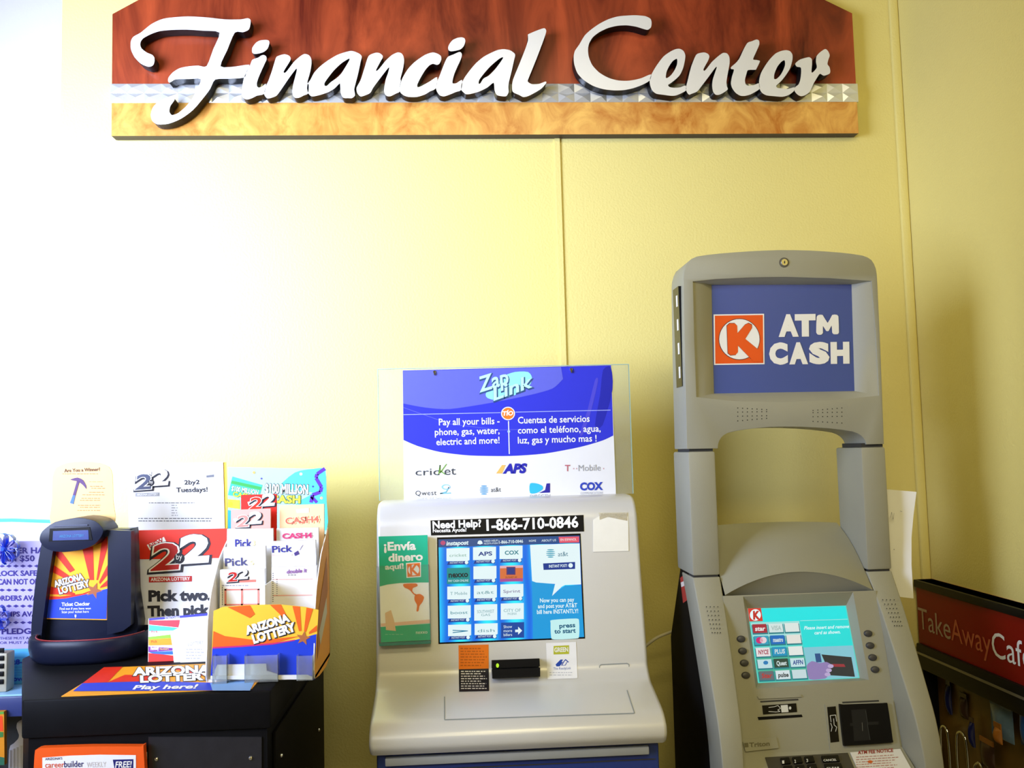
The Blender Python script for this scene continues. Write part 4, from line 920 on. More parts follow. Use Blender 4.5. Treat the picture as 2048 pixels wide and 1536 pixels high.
# printed counter mat
mt = thing('counter_mat', 'red yellow and blue lottery counter mat lying on the stand top', 'mat', (-0.54, 1.75, TZ))
MB().box(-0.706, -0.376, 1.664, 1.875, TZ, TZ + 0.0012, ink('#f0a21e')).build('sheet', mt, smooth=0)
m_ = Print(PZ(TZ + 0.0012), lift=0.0004, step=0.0002)
m_.poly([(146, 1383), (165, 1367), (300, 1363), (430, 1366), (510, 1360), (500, 1381)], LBL, 1); m_.poly([(165, 1367), (208, 1335), (245, 1334), (215, 1365)], RED, 1); m_.poly([(215, 1365), (250, 1350), (320, 1352), (300, 1363)], RED, 1)
m_.poly([(330, 1334), (350, 1334), (420, 1350), (400, 1352)], RED, 1)
m_.poly([(420, 1366), (512, 1358), (500, 1382), (425, 1382)], ink('#7ea9e0'), 2)
m_.text('ARIZONA', (268, 1352), (420, 1347), 15, DKI, 3, bold=0.09); m_.text('ARIZONA', (268, 1352), (420, 1347), 15, WHI, 4, bold=0.05)
m_.text('LOTTERY', (282, 1366), (425, 1360), 13, DKI, 3, bold=0.09); m_.text('LOTTERY', (282, 1366), (425, 1360), 13, WHI, 4, bold=0.05)
m_.text('Play here!', (266, 1380), (396, 1378), 8, WHI, 4, bold=0.03, shear=0.3)
m_.build(mt)

# ------------------------------------------------------------------ ticket checker
tc = thing('ticket_checker', 'dark navy ticket checker with sunburst panel and blue display on the stand', 'ticket checker', (-0.79, 2.0, TZ))
bp_ = PY(2.015)
body = smooth_loop([(66, 1309), (62, 1285), (64, 1240), (70, 1180), (78, 1115), (84, 1080), (100, 1060), (140, 1048), (185, 1049), (216, 1058), (258, 1058), (263, 1064), (267, 1180), (270, 1302)], 2, ten=0.3)
mb = MB().prism([[bp_.pt(x, y) for x, y in body]], (0, -1, 0), 0.045, NAVY)
bevel_sharp(mb, 45, 0.004, 2, NAVY).build('body', tc, smooth=50)
# raised bezel with an opening over the art panel and the ticket bay
fp_ = PY(1.992)
bez = [(84, 1086), (77, 1120), (69, 1180), (63, 1245), (61, 1290), (66, 1312), (84, 1312), (83, 1270), (86, 1240), (95, 1170), (106, 1100), (150, 1092), (216, 1072), (214, 1240), (214, 1270), (246, 1262), (262, 1250), (262, 1062), (216, 1060), (150, 1050), (100, 1062)]
MB().prism([[fp_.pt(x, y) for x, y in bez]], (0, -1, 0), 0.022, NAVY).build('bezel', tc, smooth=0)
art = PY(2.010)
MB().slab([art.pt(x, y) for x, y in [(104, 1096), (217, 1070), (215, 1240), (86, 1238)]], (0, -1, 0), 0.004, ink('#f5a81c')).build('art_panel', tc, smooth=0)
a_ = Print(art, lift=0.0004)
cn = (188, 1182)
def rp(pts): a_.poly(pts, RED, 1)
rp([(107, 1104), (120, 1099), (150, 1140), (140, 1145)]); rp([(162, 1085), (186, 1079), (188, 1160), (180, 1160)]); rp([(205, 1074), (215, 1072), (215, 1095), (196, 1160), (193, 1160)])
rp([(97, 1140), (108, 1130), (160, 1166), (155, 1170)]); rp([(90, 1188), (92, 1170), (150, 1186), (150, 1190)]); rp([(215, 1130), (215, 1150), (200, 1168), (198, 1164)]); rp([(215, 1160), (215, 1172), (200, 1176), (202, 1172)])
rp([(89, 1192), (120, 1193), (165, 1187), (185, 1180), (165, 1192), (120, 1199), (88, 1200)])
a_.poly([(88, 1200), (130, 1197), (170, 1189), (215, 1177), (213, 1238), (87, 1236)], LBL, 2)
a_.poly(star(188.5, 1181, 17, rot=70, inner=0.40), CU, 3)
for w_, q0, q1, h_ in (('ARIZONA', (111, 1174), (168, 1158), 12), ('LOTTERY', (120, 1188), (180, 1172), 13)): a_.text(w_, q0, q1, h_, DKI, 4, bold=0.10); a_.text(w_, q0, q1, h_, WHI, 5, bold=0.04)
a_.text('Ticket Checker', (124, 1212), (180, 1210.5), 7, WHI, 4, bold=0.015); a_.text('Find out if you have won', (120, 1219.5), (182, 1218.5), 4.6, WHI, 4); a_.text('Scan your ticket here', (124, 1226), (178, 1225), 4.6, WHI, 4)
a_.poly([(150, 1229), (153, 1229), (153, 1233), (151.5, 1236), (150, 1233)], WHI, 4)
a_.build(tc)
# oval head with the display
cp_ = PY(1.972)
cap = smooth_loop([(79, 1080), (84, 1063), (110, 1044), (155, 1035.5), (190, 1042), (206, 1058), (203, 1072), (190, 1088), (165, 1099), (130, 1104), (105, 1102), (88, 1094)], 3)
mb = MB().prism([[cp_.pt(x, y) for x, y in cap]], (0, -1, 0), 0.085, NAVY)
bevel_sharp(mb, 60, 0.007, 3, NAVY).build('head', tc, smooth=60)
MB().slab([cp_.pt(x, y, 0.0012) for x, y in [(100, 1057), (180, 1054), (185, 1080), (98, 1083)]], (0, -1, 0), 0.001, GBLACK).build('display_surround', tc, smooth=0)
MB().slab([cp_.pt(x, y, 0.002) for x, y in [(107, 1062), (177, 1060), (178, 1079), (106, 1081)]], (0, -1, 0), 0.0008, glow('#1746c8', 0.8)).build('display', tc, smooth=0)
s = Print(cp_.back(0.002), lift=0.0003); s.text('ARIZONA LOTTERY', (119, 1075), (168, 1073.5), 5, glow('#3fb4ff', 0.9), 1); s.build(tc)
MB().tube([cp_.pt(106, 1053, 0.002), cp_.pt(140, 1051, 0.003), cp_.pt(176, 1050, 0.002)], 0.0012, mat('grey_highlight_edge', (0.10, 0.11, 0.16), rough=0.2)).build('rim_highlight', tc)  # thin grey line modelled as the highlight along the head's edge
# ticket tray at the foot
rg = []
for z, k_ in ((TZ, 0.90), (TZ + 0.01, 0.97), (TZ + 0.028, 1.0), (TZ + 0.046, 1.0), (TZ + 0.05, 0.985)):
    cx_, cy_ = -0.783, 2.05
    rg.append([Vector((cx_ + 0.128 * k_ * math.copysign(abs(math.cos(t)) ** 0.7, math.cos(t)), cy_ + (0.155 if math.sin(t) < 0 else 0.01) * k_ * math.copysign(abs(math.sin(t)) ** 0.75, math.sin(t)), z)) for t in [2 * math.pi * i / 40 for i in range(40)]])
rg.append([Vector((p.x * 0.90 + cx_ * 0.10, p.y * 0.9 + cy_ * 0.1, TZ + 0.049)) for p in rg[-1]]); rg.append([Vector((p.x, p.y, TZ + 0.03)) for p in rg[-1]])
MB().loft(rg, NAVY).build('tray', tc, smooth=50)
MB().tube([Vector((cx_ + 0.115 * math.copysign(abs(math.cos(t)) ** 0.7, math.cos(t)), cy_ - 0.142 * abs(math.sin(t)) ** 0.75, TZ + 0.050)) for t in [RAD(200 + 140 * i / 20) for i in range(21)]], 0.0012, mat('red_tray_line', (0.25, 0.02, 0.02), rough=0.3)).build('tray_line', tc)

# ------------------------------------------------------------------ cards and sheets at the back
def sheet(name, label, cat, pl, quad, m, thick=0.0015, base=None):
    t_ = thing(name, label, cat, base or pl.pt((quad[2][0] + quad[3][0]) / 2, (quad[2][1] + quad[3][1]) / 2))
    MB().slab([pl.pt(x, y) for x, y in quad], pl.n, thick, m).build('sheet', t_, smooth=0)
    return t_, Print(pl, lift=0.0004)
CREAMP = ink('#d4b070')
wy = PY(2.075)
wc = thing('winner_card', 'cream round-topped Are You a Winner card rising behind the ticket checker', 'card', wy.pt(165, 1060))
MB().slab([wy.pt(x, y) for x, y in smooth_loop([(104, 1064), (104, 1000), (105, 955), (112, 936), (135, 926), (165, 923), (198, 926), (218, 934), (225, 950), (226, 1000), (227, 1064)], 2, 0.3)], (0, -1, 0), 0.002, CREAMP).build('card', wc, smooth=0)
s = Print(wy, lift=0.0004); BR = ink('#5a3018')
s.text('Are You a Winner?', (129, 944.5), (200, 941.5), 6.5, BR, 2, bold=0.02); s.scrib(125, 947, 205, 1, 4, ink('#a8703c'), h=1.4)
s.scrib(178, 963, 208, 1, 4, ink('#b8884c'), h=1.2)
for y0_, x0_ in ((972, 180), (976, 183), (984, 178), (989, 165), (996, 163), (1000, 160), (1010, 156), (1014, 160), (1020, 155)): s.scrib(x0_, y0_, 212, 1, 4, ink('#a8703c'), h=1.4)
PU = ink('#4a2a5a')
s.poly(smooth_loop([(141, 959), (155, 955), (166, 960), (172, 970), (173, 978), (166, 970), (156, 963), (146, 961)], 3), PU, 2); s.poly([(154, 962), (159, 964), (148, 1002), (143, 1000)], PU, 2); s.poly([(146, 990), (151, 991), (147, 1008), (140, 1006)], ink('#3f63b8'), 3)
s.build(wc)

def two_by_two(s, x, y, w, c1, c2, lay=3, by=True):
    """the logo: two figures two, the right one higher, on dark shadows"""
    h_ = w * 0.42
    for (dx_, dy_, col) in ((0, 0, c1), (w * 0.47, -w * 0.13, c2)):
        p0_, p1_ = (x + dx_, y + dy_), (x + dx_ + w * 0.44, y + dy_ - w * 0.03)
        s.text('2', (p0_[0] + 1, p0_[1] + 1.5), (p1_[0] + 1, p1_[1] + 1.5), h_, DKI, lay, bold=0.085, shear=0.12); s.text('2', p0_, p1_, h_, WHI, lay + 1, bold=0.05, shear=0.12); s.text('2', p0_, p1_, h_, col, lay + 2, bold=0.02, shear=0.12)
    if by:
        s.disc(x + w * 0.46, y - w * 0.20, w * 0.09, w * 0.09, DKI, lay + 3, 16); s.text('by', (x + w * 0.41, y - w * 0.18), (x + w * 0.51, y - w * 0.185), w * 0.09, WHI, lay + 7)

ty, sh_ = PY(2.262), None
t_, s = sheet('tuesdays_notice', 'white Tuesdays notice sheet standing at the back of the stand', 'notice', ty, [(255, 929), (446, 923.5), (450, 1075), (258, 1075)], PAPER)
MB().slab([ty.pt(x, y, -0.003) for x, y in [(262, 930), (451.5, 924.5), (455, 1075), (262, 1075)]], (0, -1, 0), 0.002, ink('#e8c43c')).build('backing_card', t_, smooth=0)
two_by_two(s, 272, 979, 68, ink('#4a5068'), WHI, 3); s.poly([(271, 986), (319, 985), (319, 992), (271, 993)], ink('#9a9ca2'), 1); s.text('ARIZONA LOTTERY', (274, 991.5), (316, 990.5), 4.2, WHI, 2)
s.text('2by2', (369, 969), (399, 968), 8.5, DKI, 2, bold=0.02); s.text('Tuesdays!', (353, 984.5), (415, 983), 9, DKI, 2, bold=0.02)
s.scrib(298, 1005, 400, 1, 4, ink('#70727a'), h=1.4); 
for i in range(5): s.scrib(343, 1010 + i * 5, 357, 1, 4, ink('#80828a'), h=1.3)
s.scrib(277, 1036, 424, 2, 5, ink('#60626a'), h=1.6, ragged=0.02); s.poly([(411, 943), (428, 938), (429, 953), (411, 955)], ink('#c9cbd2'), 1); s.poly([(413, 951), (428, 949), (428, 954), (413, 955)], ink('#6a6c74'), 2)
s.build(t_)

jy = PY(2.266)
t_, s = sheet('jackpot_poster', 'pale aqua hundred million jackpot poster with purple ribbon at the back of the stand', 'poster', jy, [(456, 934), (652, 938), (655, 1075), (456, 1075)], ink('#a6d6da'), base=jy.pt(555, 1075))
AQ1 = ink('#4fc4cc')
s.poly(smooth_loop([(560, 975), (590, 945), (625, 938), (650, 940), (653, 1000), (653, 1060), (600, 1060), (590, 1010), (625, 985)], 3), AQ1, 0)
PUR = ink('#5a2ab0')
s.line([(650, 937), (634, 948), (632, 956), (643, 974), (641, 984), (625, 990), (622, 1005)], 7, PUR, 2); s.line([(622, 992), (634, 1005)], 6, PUR, 2)
for x, y, r_, hx in ((508, 945, 3, '#c9a45a'), (523, 957, 2, '#5a4a9a'), (602, 948, 3, '#e8f8fa'), (626, 973, 2, '#3a3a9a'), (643, 996, 3, '#e0b08a'), (600, 1000, 2, '#ffffff')): s.disc(x, y, r_, r_, ink(hx), 2, 10)
s.poly([(465, 953), (525, 970), (517, 1000), (456, 990)], ink('#3fc79a'), 2); s.poly([(464, 961), (523, 974), (521, 980), (462, 967)], ink('#37a04a'), 3)
s.text('$100 MILLION', (463, 981), (516, 990), 9.5, DKI, 4, bold=0.06); s.text('$100 MILLION', (463, 981), (516, 990), 9.5, WHI, 5, bold=0.02); s.text('CASH', (466, 992), (500, 998), 9, ink('#2f7a2a'), 5, bold=0.07); s.text('CASH', (466, 992), (500, 998), 9, ink('#d8e23c'), 6, bold=0.03)
s.text('$100 MILLION', (530, 986), (616, 988), 18, DKI, 4, bold=0.07); s.text('$100 MILLION', (530, 986), (616, 988), 18, WHI, 5, bold=0.03)
s.text('CASH', (541, 1005), (600, 1006), 14, ink('#1c4a2a'), 4, bold=0.08); s.text('CASH', (541, 1005), (600, 1006), 14, ink('#e8ea3c'), 5, bold=0.04)
s.poly([(456, 998), (480, 1000), (480, 1018), (456, 1015)], ink('#f0e234'), 3); s.disc(461, 1008, 5, 5, ink('#e8d020'), 4, 12); s.poly([(456, 1020), (466, 1022), (468, 1060), (456, 1060)], ink('#2fa8c8'), 3)
s.build(t_)

# counter card in front of them
cpl = Plane((0, 2.085, 1.16), (0, -1, 0.30))
t_, s = sheet('counter_card', 'red and white card reading Pick two Then pick on the stand', 'card', cpl, [(259, 1061), (455, 1057), (460, 1290), (268, 1300)], ink('#dfe0e4'), thick=0.004)
s.poly([(259, 1061), (455, 1057), (456, 1116), (262, 1119)], RED, 1); s.poly([(262, 1119), (268, 1119), (276, 1299), (268, 1300)], RED, 1); s.poly([(268, 1293), (460, 1284), (460, 1290), (268, 1300)], DRED, 1)
s.poly([(294, 1090), (328, 1074), (333, 1084), (300, 1101)], WHI, 2); s.text('NEW', (301, 1096), (328, 1083), 8, DRED, 3, bold=0.03)
two_by_two(s, 304, 1141, 120, DRED, WHI, 4)
s.poly([(298, 1154), (384, 1152), (384, 1163), (298, 1165)], DRED, 2); s.text('ARIZONA LOTTERY', (302, 1162.5), (380, 1160.5), 6.5, WHI, 3, bold=0.02)
s.text('Pick two.', (299, 1202), (421, 1200), 20, DKI, 3, bold=0.05); s.text('Then pick', (297, 1232), (416, 1229), 19, DKI, 3, bold=0.05)
s.build(t_)
# strips of scratch tickets and receipts in front of the card
lf = Plane((0, 1.93, 1.14), (0, -1, 0.22))
t_, s = sheet('ticket_leaflet', 'bright striped game leaflet with blue orange and red bands beside receipts', 'leaflet', lf, [(297, 1237), (420, 1226), (424, 1322), (296, 1326)], ink('#f2f2f4'), thick=0.004)
for hx, q_ in (('#3a3ac8', [(298, 1237), (420, 1226), (420, 1231), (298, 1241)]), ('#e83a4a', [(298, 1241), (360, 1240), (358, 1255), (298, 1249)]), ('#4ac8e0', [(298, 1250), (358, 1256), (356, 1261), (298, 1262)]), ('#8ac83c', [(297, 1274), (350, 1268), (345, 1276), (297, 1279)]), ('#f79a1c', [(297, 1279), (346, 1276), (346, 1290), (297, 1291)]), ('#7a2a9a', [(297, 1293), (346, 1296), (346, 1301), (297, 1304)]), ('#2a6ad8', [(297, 1304), (346, 1302), (347, 1309), (310, 1309)]), ('#e8281e', [(297, 1306), (347, 1311), (347, 1324), (297, 1326)])):
    s.poly(q_, ink(hx), 1)
s.text('SCRATCHERS', (330, 1238), (360, 1236), 3.6, WHI, 2); s.text('Pick', (303, 1266), (316, 1265), 5, DRED, 2); s.text('Pick', (303, 1286), (315, 1285), 5, DRED, 2); s.text('Fantasy', (302, 1300), (318, 1299), 6.5, WHI, 2, bold=0.04); s.text('Numbers', (320, 1300), (338, 1299.5), 4.5, ink('#f7d21c'), 2)
s.build(t_)
rc_ = lf.back(0.012)
t_ = thing('receipt_stack', 'white paper receipts stacked in front of the striped game leaflet', 'receipts', rc_.pt(385, 1326))
MB().slab([rc_.pt(x, y, 0.002) for x, y in [(361, 1243), (423, 1238), (425, 1327), (349, 1330), (345, 1290), (341, 1264), (357, 1256)]], rc_.n, 0.004, PAPER).slab([rc_.pt(x, y, 0.006) for x, y in [(366, 1250), (423, 1246), (425, 1328), (362, 1330)]], rc_.n, 0.003, PAPER).build('papers', t_, smooth=0)
s = Print(rc_.back(0.006), lift=0.0004); s.text('LOTTERY', (376, 1292), (408, 1288), 7, ink('#a8a8b0'), 2, shear=0.2); s.scrib(372, 1298, 412, 4, 6, ink('#a8a8b0'), h=1.6); s.build(t_)

# ------------------------------------------------------------------ play slip holder
HXL, HXR, HF, HB = -0.4715, -0.2735, 1.722, 1.915
ph = thing('play_slip_holder', 'printed cardboard play slip holder with sunburst front full of white slips', 'slip holder', (-0.372, 1.82, TZ))
CARD = mat('white_cardboard', (0.82, 0.82, 0.80), rough=0.6)
fpn = PY(HF)
MB().box(HXL, HXR, HF, HB, TZ, TZ + 0.006, CARD).build('base', ph, smooth=0)
fq = [(427, 1222), (445, 1214), (500, 1210), (560, 1209), (610, 1214), (637, 1220), (629, 1357), (421, 1359)]
MB().slab([fpn.pt(x, y) for x, y in fq], (0, -1, 0), 0.002, ink('#f6c43a')).build('front_panel', ph, smooth=0)
s = Print(fpn, lift=0.0004)
for q_ in ([(455, 1214), (500, 1210.5), (510, 1228), (500, 1236)], [(540, 1209.5), (562, 1209), (575, 1235), (570, 1238)], [(585, 1212), (600, 1213), (603, 1262), (598, 1262)], [(613, 1215), (626, 1218), (612, 1264), (608, 1262)], [(634, 1250), (634, 1262), (618, 1268), (618, 1264)], [(427, 1262), (450, 1272), (510, 1280), (545, 1278), (600, 1272), (545, 1287), (480, 1291), (425, 1294)]): s.poly(q_, ink('#e8641c'), 1)
s.poly([(425, 1296), (480, 1293), (545, 1288), (590, 1280), (633, 1268), (629, 1359), (421, 1359)], LBL, 2); s.poly([(425, 1294), (480, 1291), (545, 1286), (590, 1279), (590, 1281), (545, 1289), (480, 1294), (425, 1297)], ink('#c8287a'), 3)
s.poly(star(607, 1276, 15, rot=80, inner=0.42), ink('#b06a3c'), 4)
for w_, q0, q1, h_ in (('ARIZONA', (495, 1268), (579, 1242), 15), ('LOTTERY', (509, 1286), (591, 1261), 16)): s.text(w_, (q0[0] + 1, q0[1] + 1), (q1[0] + 1, q1[1] + 1), h_, DKI, 4, bold=0.10); s.text(w_, q0, q1, h_, WHI, 5, bold=0.06)
s.build(ph)
side = smooth_loop([(HF, TZ), (HF - 0.001, 1.15), (HF + 0.004, 1.20), (HF + 0.03, 1.25), (HF + 0.09, 1.305), (HB - 0.03, 1.338), (HB, 1.34), (HB, TZ)], 3, 0.25)
for x_, col in ((HXL, CARD), (HXR - 0.002, ink('#e8a020'))):
    MB().prism([[Vector((x_ + 0.002, y, z)) for y, z in side]], (1, 0, 0), 0.002, col, side=CARD).build('side_panel', ph, smooth=0)
s = Print(Plane((HXR, 0, 0), (1, 0, 0)), lift=0.0005)
s.poly([(634, 1240), (646, 1160), (653, 1110), (655, 1180), (646, 1250), (634, 1320)], ink('#b8741c'), 1); s.poly([(637, 1265), (652, 1195), (653, 1225), (640, 1290)], ink('#cfc8a8'), 2)
s.build(ph)
MB().box(HXL, HXR, HB - 0.003, HB, TZ + 0.006, 1.335, mat('black_card_back', (0.02, 0.02, 0.025), rough=0.5)).build('back_panel', ph, smooth=0)
xm = PY(1.78).pt(541, 1150).x
MB().box(xm - 0.001, xm + 0.001, HF + 0.004, HB - 0.004, TZ + 0.006, 1.26, CARD).build('divider', ph, smooth=0)
# clear pockets on the front
for a_, b_ in ((425, 454), (489, 556), (593, 626)):
    fq2 = PY(HF - 0.018)
    k0, k1 = fq2.pt(a_, 1312), fq2.pt(b_, 1356)
    MB().box(k0.x, k1.x, HF - 0.019, HF - 0.018, TZ + 0.002, k0.z, ACRYL).box(k0.x, k0.x + 0.001, HF - 0.018, HF - 0.002, TZ + 0.002, k0.z, ACRYL).box(k1.x - 0.001, k1.x, HF - 0.018, HF - 0.002, TZ + 0.002, k0.z, ACRYL).build('pocket', ph, smooth=0)
lp = PY(HF - 0.008)
def slips(name, label, cat, Y, quad, m, thick, fn=None, group=None):
    pl_ = PY(Y)
    q_ = [pl_.pt(x, y) for x, y in quad]
    zb_ = TZ + 0.0065
    x0_ = min(p.x for p in q_); x1_ = max(p.x for p in q_)
    t_ = thing(name, label, cat, ((x0_ + x1_) / 2, Y + thick / 2, zb_), group)
    lo = [Vector((q_[-1].x, Y, zb_)), Vector((q_[-2].x, Y, zb_))]
    MB().slab(q_[:-2] + [lo[1], lo[0]], (0, -1, 0), thick, m).build('slips', t_, smooth=0)
    s_ = Print(pl_, lift=0.0004)
    if fn: fn(s_)
    s_.build(t_)
    return t_
# loose slips in the front pockets
pk = thing('loose_slips', 'loose white slips lying in the front pockets of the slip holder', 'slips', (-0.43, HF - 0.01, TZ))
MB().slab([lp.pt(x, y) for x, y in [(434, 1330), (532, 1328), (533, 1342), (556, 1349), (556, 1356), (428, 1356), (430, 1340)]], (0, -1, 0), 0.004, PAPER).slab([PY(HF - 0.012).pt(x, y) for x, y in [(421, 1352), (614, 1350), (624, 1354), (624, 1359), (421, 1359)]], (0, -1, 0), 0.003, PAPER).build('slips', pk, smooth=0)
PKB = ink('#34348c'); PINK = ink('#f2c9c4')
def f_red(s_): s_.poly([(495, 1004), (520, 998), (524, 1006), (498, 1012)], WHI, 1); two_by_two(s_, 500, 1018, 52, RED, WHI, 3, False)
def f_pink(s_): s_.poly([(466, 1038), (492, 1030), (495, 1037), (470, 1044)], WHI, 1); two_by_two(s_, 474, 1054, 52, ink('#d88a80'), WHI, 3, False)
def f_or(s_): s_.poly([(592, 1019), (618, 1016), (618, 1025), (594, 1026)], WHI, 1); s_.text('CASH4', (572, 1048), (638, 1044), 12, ink('#f2e2b0'), 3, bold=0.10); s_.text('CASH4', (572, 1048), (638, 1044), 12, ink('#e0705a'), 4, bold=0.03)
def f_p1(s_): s_.text('Pick', (471, 1095), (503, 1094), 16, PKB, 3, bold=0.02); s_.text('3', (505, 1091), (511, 1091), 10, ink('#f2d98a'), 3)
def f_p2(s_): s_.text('Pick', (451, 1132), (495, 1130), 15, ink('#4a4a78'), 3, bold=0.02); s_.text('5', (500, 1130), (508, 1130), 9, ink('#efe39a'), 3)
def f_22(s_):
    two_by_two(s_, 456, 1163, 42, DRED, WHI, 3, False); s_.rect(475, 1160, 512, 1165, ink('#e07a6c'), 1, 1); s_.scrib(444, 1170, 500, 1, 4, ink('#9a9aa8'), h=1.8)
    for (a, b, c, d) in ((449, 1178, 519, 1181), (449, 1208, 519, 1211), (449, 1178, 453, 1211), (515, 1178, 519, 1211), (482, 1178, 486, 1211)): s_.rect(a, b, c, d, ink('#e08a80'), 1, 1)
    for i in range(11): s_.rect(444, 1174 + i * 3.4, 446, 1175.6 + i * 3.4, DKI, 1)
def f_ca(s_): s_.text('CASH4', (566, 1077), (624, 1075), 9.5, ink('#dba0b0'), 3, bold=0.08); s_.text('CASH4', (566, 1077), (624, 1075), 9.5, ink('#c8386a'), 4, bold=0.03)
def f_p3(s_):
    s_.text('Pick', (545, 1105), (584, 1103), 13, PKB, 3, bold=0.02); s_.rect(545, 1108, 584, 1112, ink('#e9c9c4'), 1, 1); s_.poly([(588, 1106), (596, 1101), (599, 1108), (590, 1112)], ink('#4a3a7a'), 2); s_.line([(600, 1100), (603, 1094), (606, 1090)], 1.2, ink('#8a7a9a'), 2)
def f_db(s_):
    s_.text('double it', (574, 1147), (614, 1144), 7.5, ink('#8a5aa0'), 3, bold=0.03, shear=0.2); s_.scrib(576, 1149, 596, 1, 3, ink('#6a6a78'), h=1.6)
    for y in (1158, 1190): s_.rect(546, y, 625, y + 2, ink('#f0b4ac'), 1, 1)
    for i in range(15): s_.rect(545, 1146 + i * 4, 547, 1147.6 + i * 4, ink('#55556a'), 1)
    for i in range(9): s_.rect(553, 1158 + i * 4, 555, 1159.6 + i * 4, ink('#8a8a98'), 1)
GRP = 'play slips in the cardboard holder'
slips('game_leaflet_stack', 'red leaflets with two large figures at the back of the left holder column', 'leaflets', 1.895, [(482, 990), (553, 988), (553, 1200), (482, 1200)], ink('#e0281c'), 0.006, f_red, GRP)
slips('game_leaflet_stack', 'faded pink leaflets in front of the red ones in the left column', 'leaflets', 1.872, [(462, 1020), (541, 1017), (541, 1200), (462, 1200)], ink('#e8a89c'), 0.006, f_pink, GRP)
slips('game_leaflet_stack', 'pale orange leaflets at the back of the right holder column', 'leaflets', 1.890, [(559, 1011), (648, 1008), (648, 1200), (559, 1200)], ink('#f3cfa0'), 0.008, f_or, GRP)
slips('play_slip_stack', 'white Pick slips with blue lettering, highest of the left column', 'slips', 1.845, [(454, 1058), (546, 1057), (549, 1200), (452, 1200)], PAPER, 0.008, f_p1, GRP)
slips('play_slip_stack', 'white Pick slips with grey lettering, second of the left column', 'slips', 1.815, [(447, 1095), (531, 1092), (533, 1200), (444, 1200)], PAPER, 0.010, f_p2, GRP)
slips('play_slip_stack', 'white slips with two figures and red boxes, lowest of the left column', 'slips', 1.785, [(440, 1140), (529, 1138), (531, 1200), (438, 1200)], mat('slip_paper', (0.84, 0.83, 0.82), rough=0.7), 0.012, f_22, GRP)
slips('play_slip_stack', 'white slips with crimson lettering, highest of the right column', 'slips', 1.860, [(553, 1057), (637, 1055), (638, 1200), (553, 1200)], PAPER, 0.008, f_ca, GRP)
slips('play_slip_stack', 'white Pick slips with a small figure, second of the right column', 'slips', 1.825, [(543, 1083), (631, 1080), (633, 1200), (543, 1200)], PAPER, 0.010, f_p3, GRP)
slips('play_slip_stack', 'white slips with purple lettering and number grid, lowest of the right column', 'slips', 1.785, [(543, 1135), (633, 1132), (632, 1200), (543, 1200)], mat('slip_paper', (0.84, 0.83, 0.82), rough=0.7), 0.012, f_db, GRP)

# ------------------------------------------------------------------ free weekly in a rack on the stand
mg = thing('weekly_magazine', 'orange bordered free weekly job magazine in front of the stand', 'magazine', PY(1.64).pt(178, 1700))
mp_ = PY(1.636)
MB().slab([mp_.pt(x, y) for x, y in smooth_loop([(69, 1510), (72, 1500), (82, 1496), (180, 1493), (282, 1493), (287, 1498), (288, 1700), (69, 1700)], 2, 0.2)], (0, -1, 0), 0.014, ink('#ee5a12')).build('cover', mg, smooth=0)
MB().slab([PY(1.645).pt(x, y) for x, y in [(285, 1508), (291, 1507), (292, 1700), (285, 1700)]], (0, -1, 0), 0.008, PAPER).build('pages', mg, smooth=0)
s = Print(mp_, lift=0.0004)
s.poly([(85, 1515), (140, 1511), (200, 1509), (272, 1510), (273, 1700), (85, 1700)], ink('#eceef4'), 1)
s.text("ARIZONA'S", (91, 1520), (125, 1518.5), 4.6, ink('#55557a'), 3, bold=0.02); s.text('career', (91, 1535), (129, 1534), 11, ink('#d8583c'), 3, bold=0.01); s.text('builder', (129, 1534), (168, 1533), 12, NVY, 3, bold=0.01); s.text('WEEKLY', (174, 1534), (213, 1533), 10, ink('#c9c4cc'), 3)
s.poly([(226, 1519), (267, 1518), (267, 1540), (230, 1541)], ink('#1f1f70'), 2); s.text('FREE!', (231, 1535), (264, 1534), 12, WHI, 3, bold=0.02, shear=0.2)
s.build(mg)

# ================================================================== sales counter on the left
ct = thing('sales_counter', 'pale blue topped sales counter at the far left behind the lottery stand', 'counter', (-1.35, 2.33, 0.0))
CTOP = mat('daylight_tinted_counter_top', (0.30, 0.55, 0.80), rough=0.3, var=0.05)  # cool daylight on the worktop is put into its colour
MB().box(-1.72, -0.955, 2.19, 2.47, 0.915, 0.962, mat('blue_counter_edge', (0.03, 0.045, 0.17), rough=0.35), r=0.004).build('edge', ct)
MB().box(-1.718, -0.957, 2.192, 2.468, 0.962, 0.966, CTOP).build('worktop', ct)
MB().box(-1.72, -0.955, 2.36, 2.47, 0.0, 0.915, mat('dark_counter_front', (0.02, 0.02, 0.02), rough=0.5)).build('body', ct)
gs = thing('acrylic_screen', 'clear acrylic counter screen with aqua top edge at the far left', 'counter screen', (-1.3, 2.30, 0.966))
gp = PY(2.30)
tz0, tz1 = gp.pt(0, 1046).z, gp.pt(95, 1046).z
MB().slab([Vector((-1.70, 2.30, 0.966)), Vector((-0.957, 2.30, 0.966)), Vector((-0.957, 2.30, tz1)), Vector((-1.10, 2.30, tz0 + 0.006)), Vector((-1.70, 2.30, tz0 + 0.012))], (0, -1, 0), 0.006, ACRYL).build('pane', gs, smooth=0)
MB().tube([Vector((-1.70, 2.303, tz0 + 0.012)), Vector((-1.10, 2.303, tz0 + 0.006)), Vector((-0.957, 2.303, tz1))], 0.0045, mat('aqua_acrylic_edge', (0.10, 0.62, 0.62), rough=0.15)).build('top_edge', gs)
np_ = PY(2.292)
nl = thing('counter_notice', 'lavender shop notice with purple capitals and diamond rows behind the ticket checker', 'notice', np_.pt(30, 1300))
MB().slab([np_.pt(x, y) for x, y in [(-70, 1084), (112, 1081), (112, 1299), (-70, 1303)]], (0, -1, 0), 0.001, ink('#9f97c6')).build('sheet', nl, smooth=0)
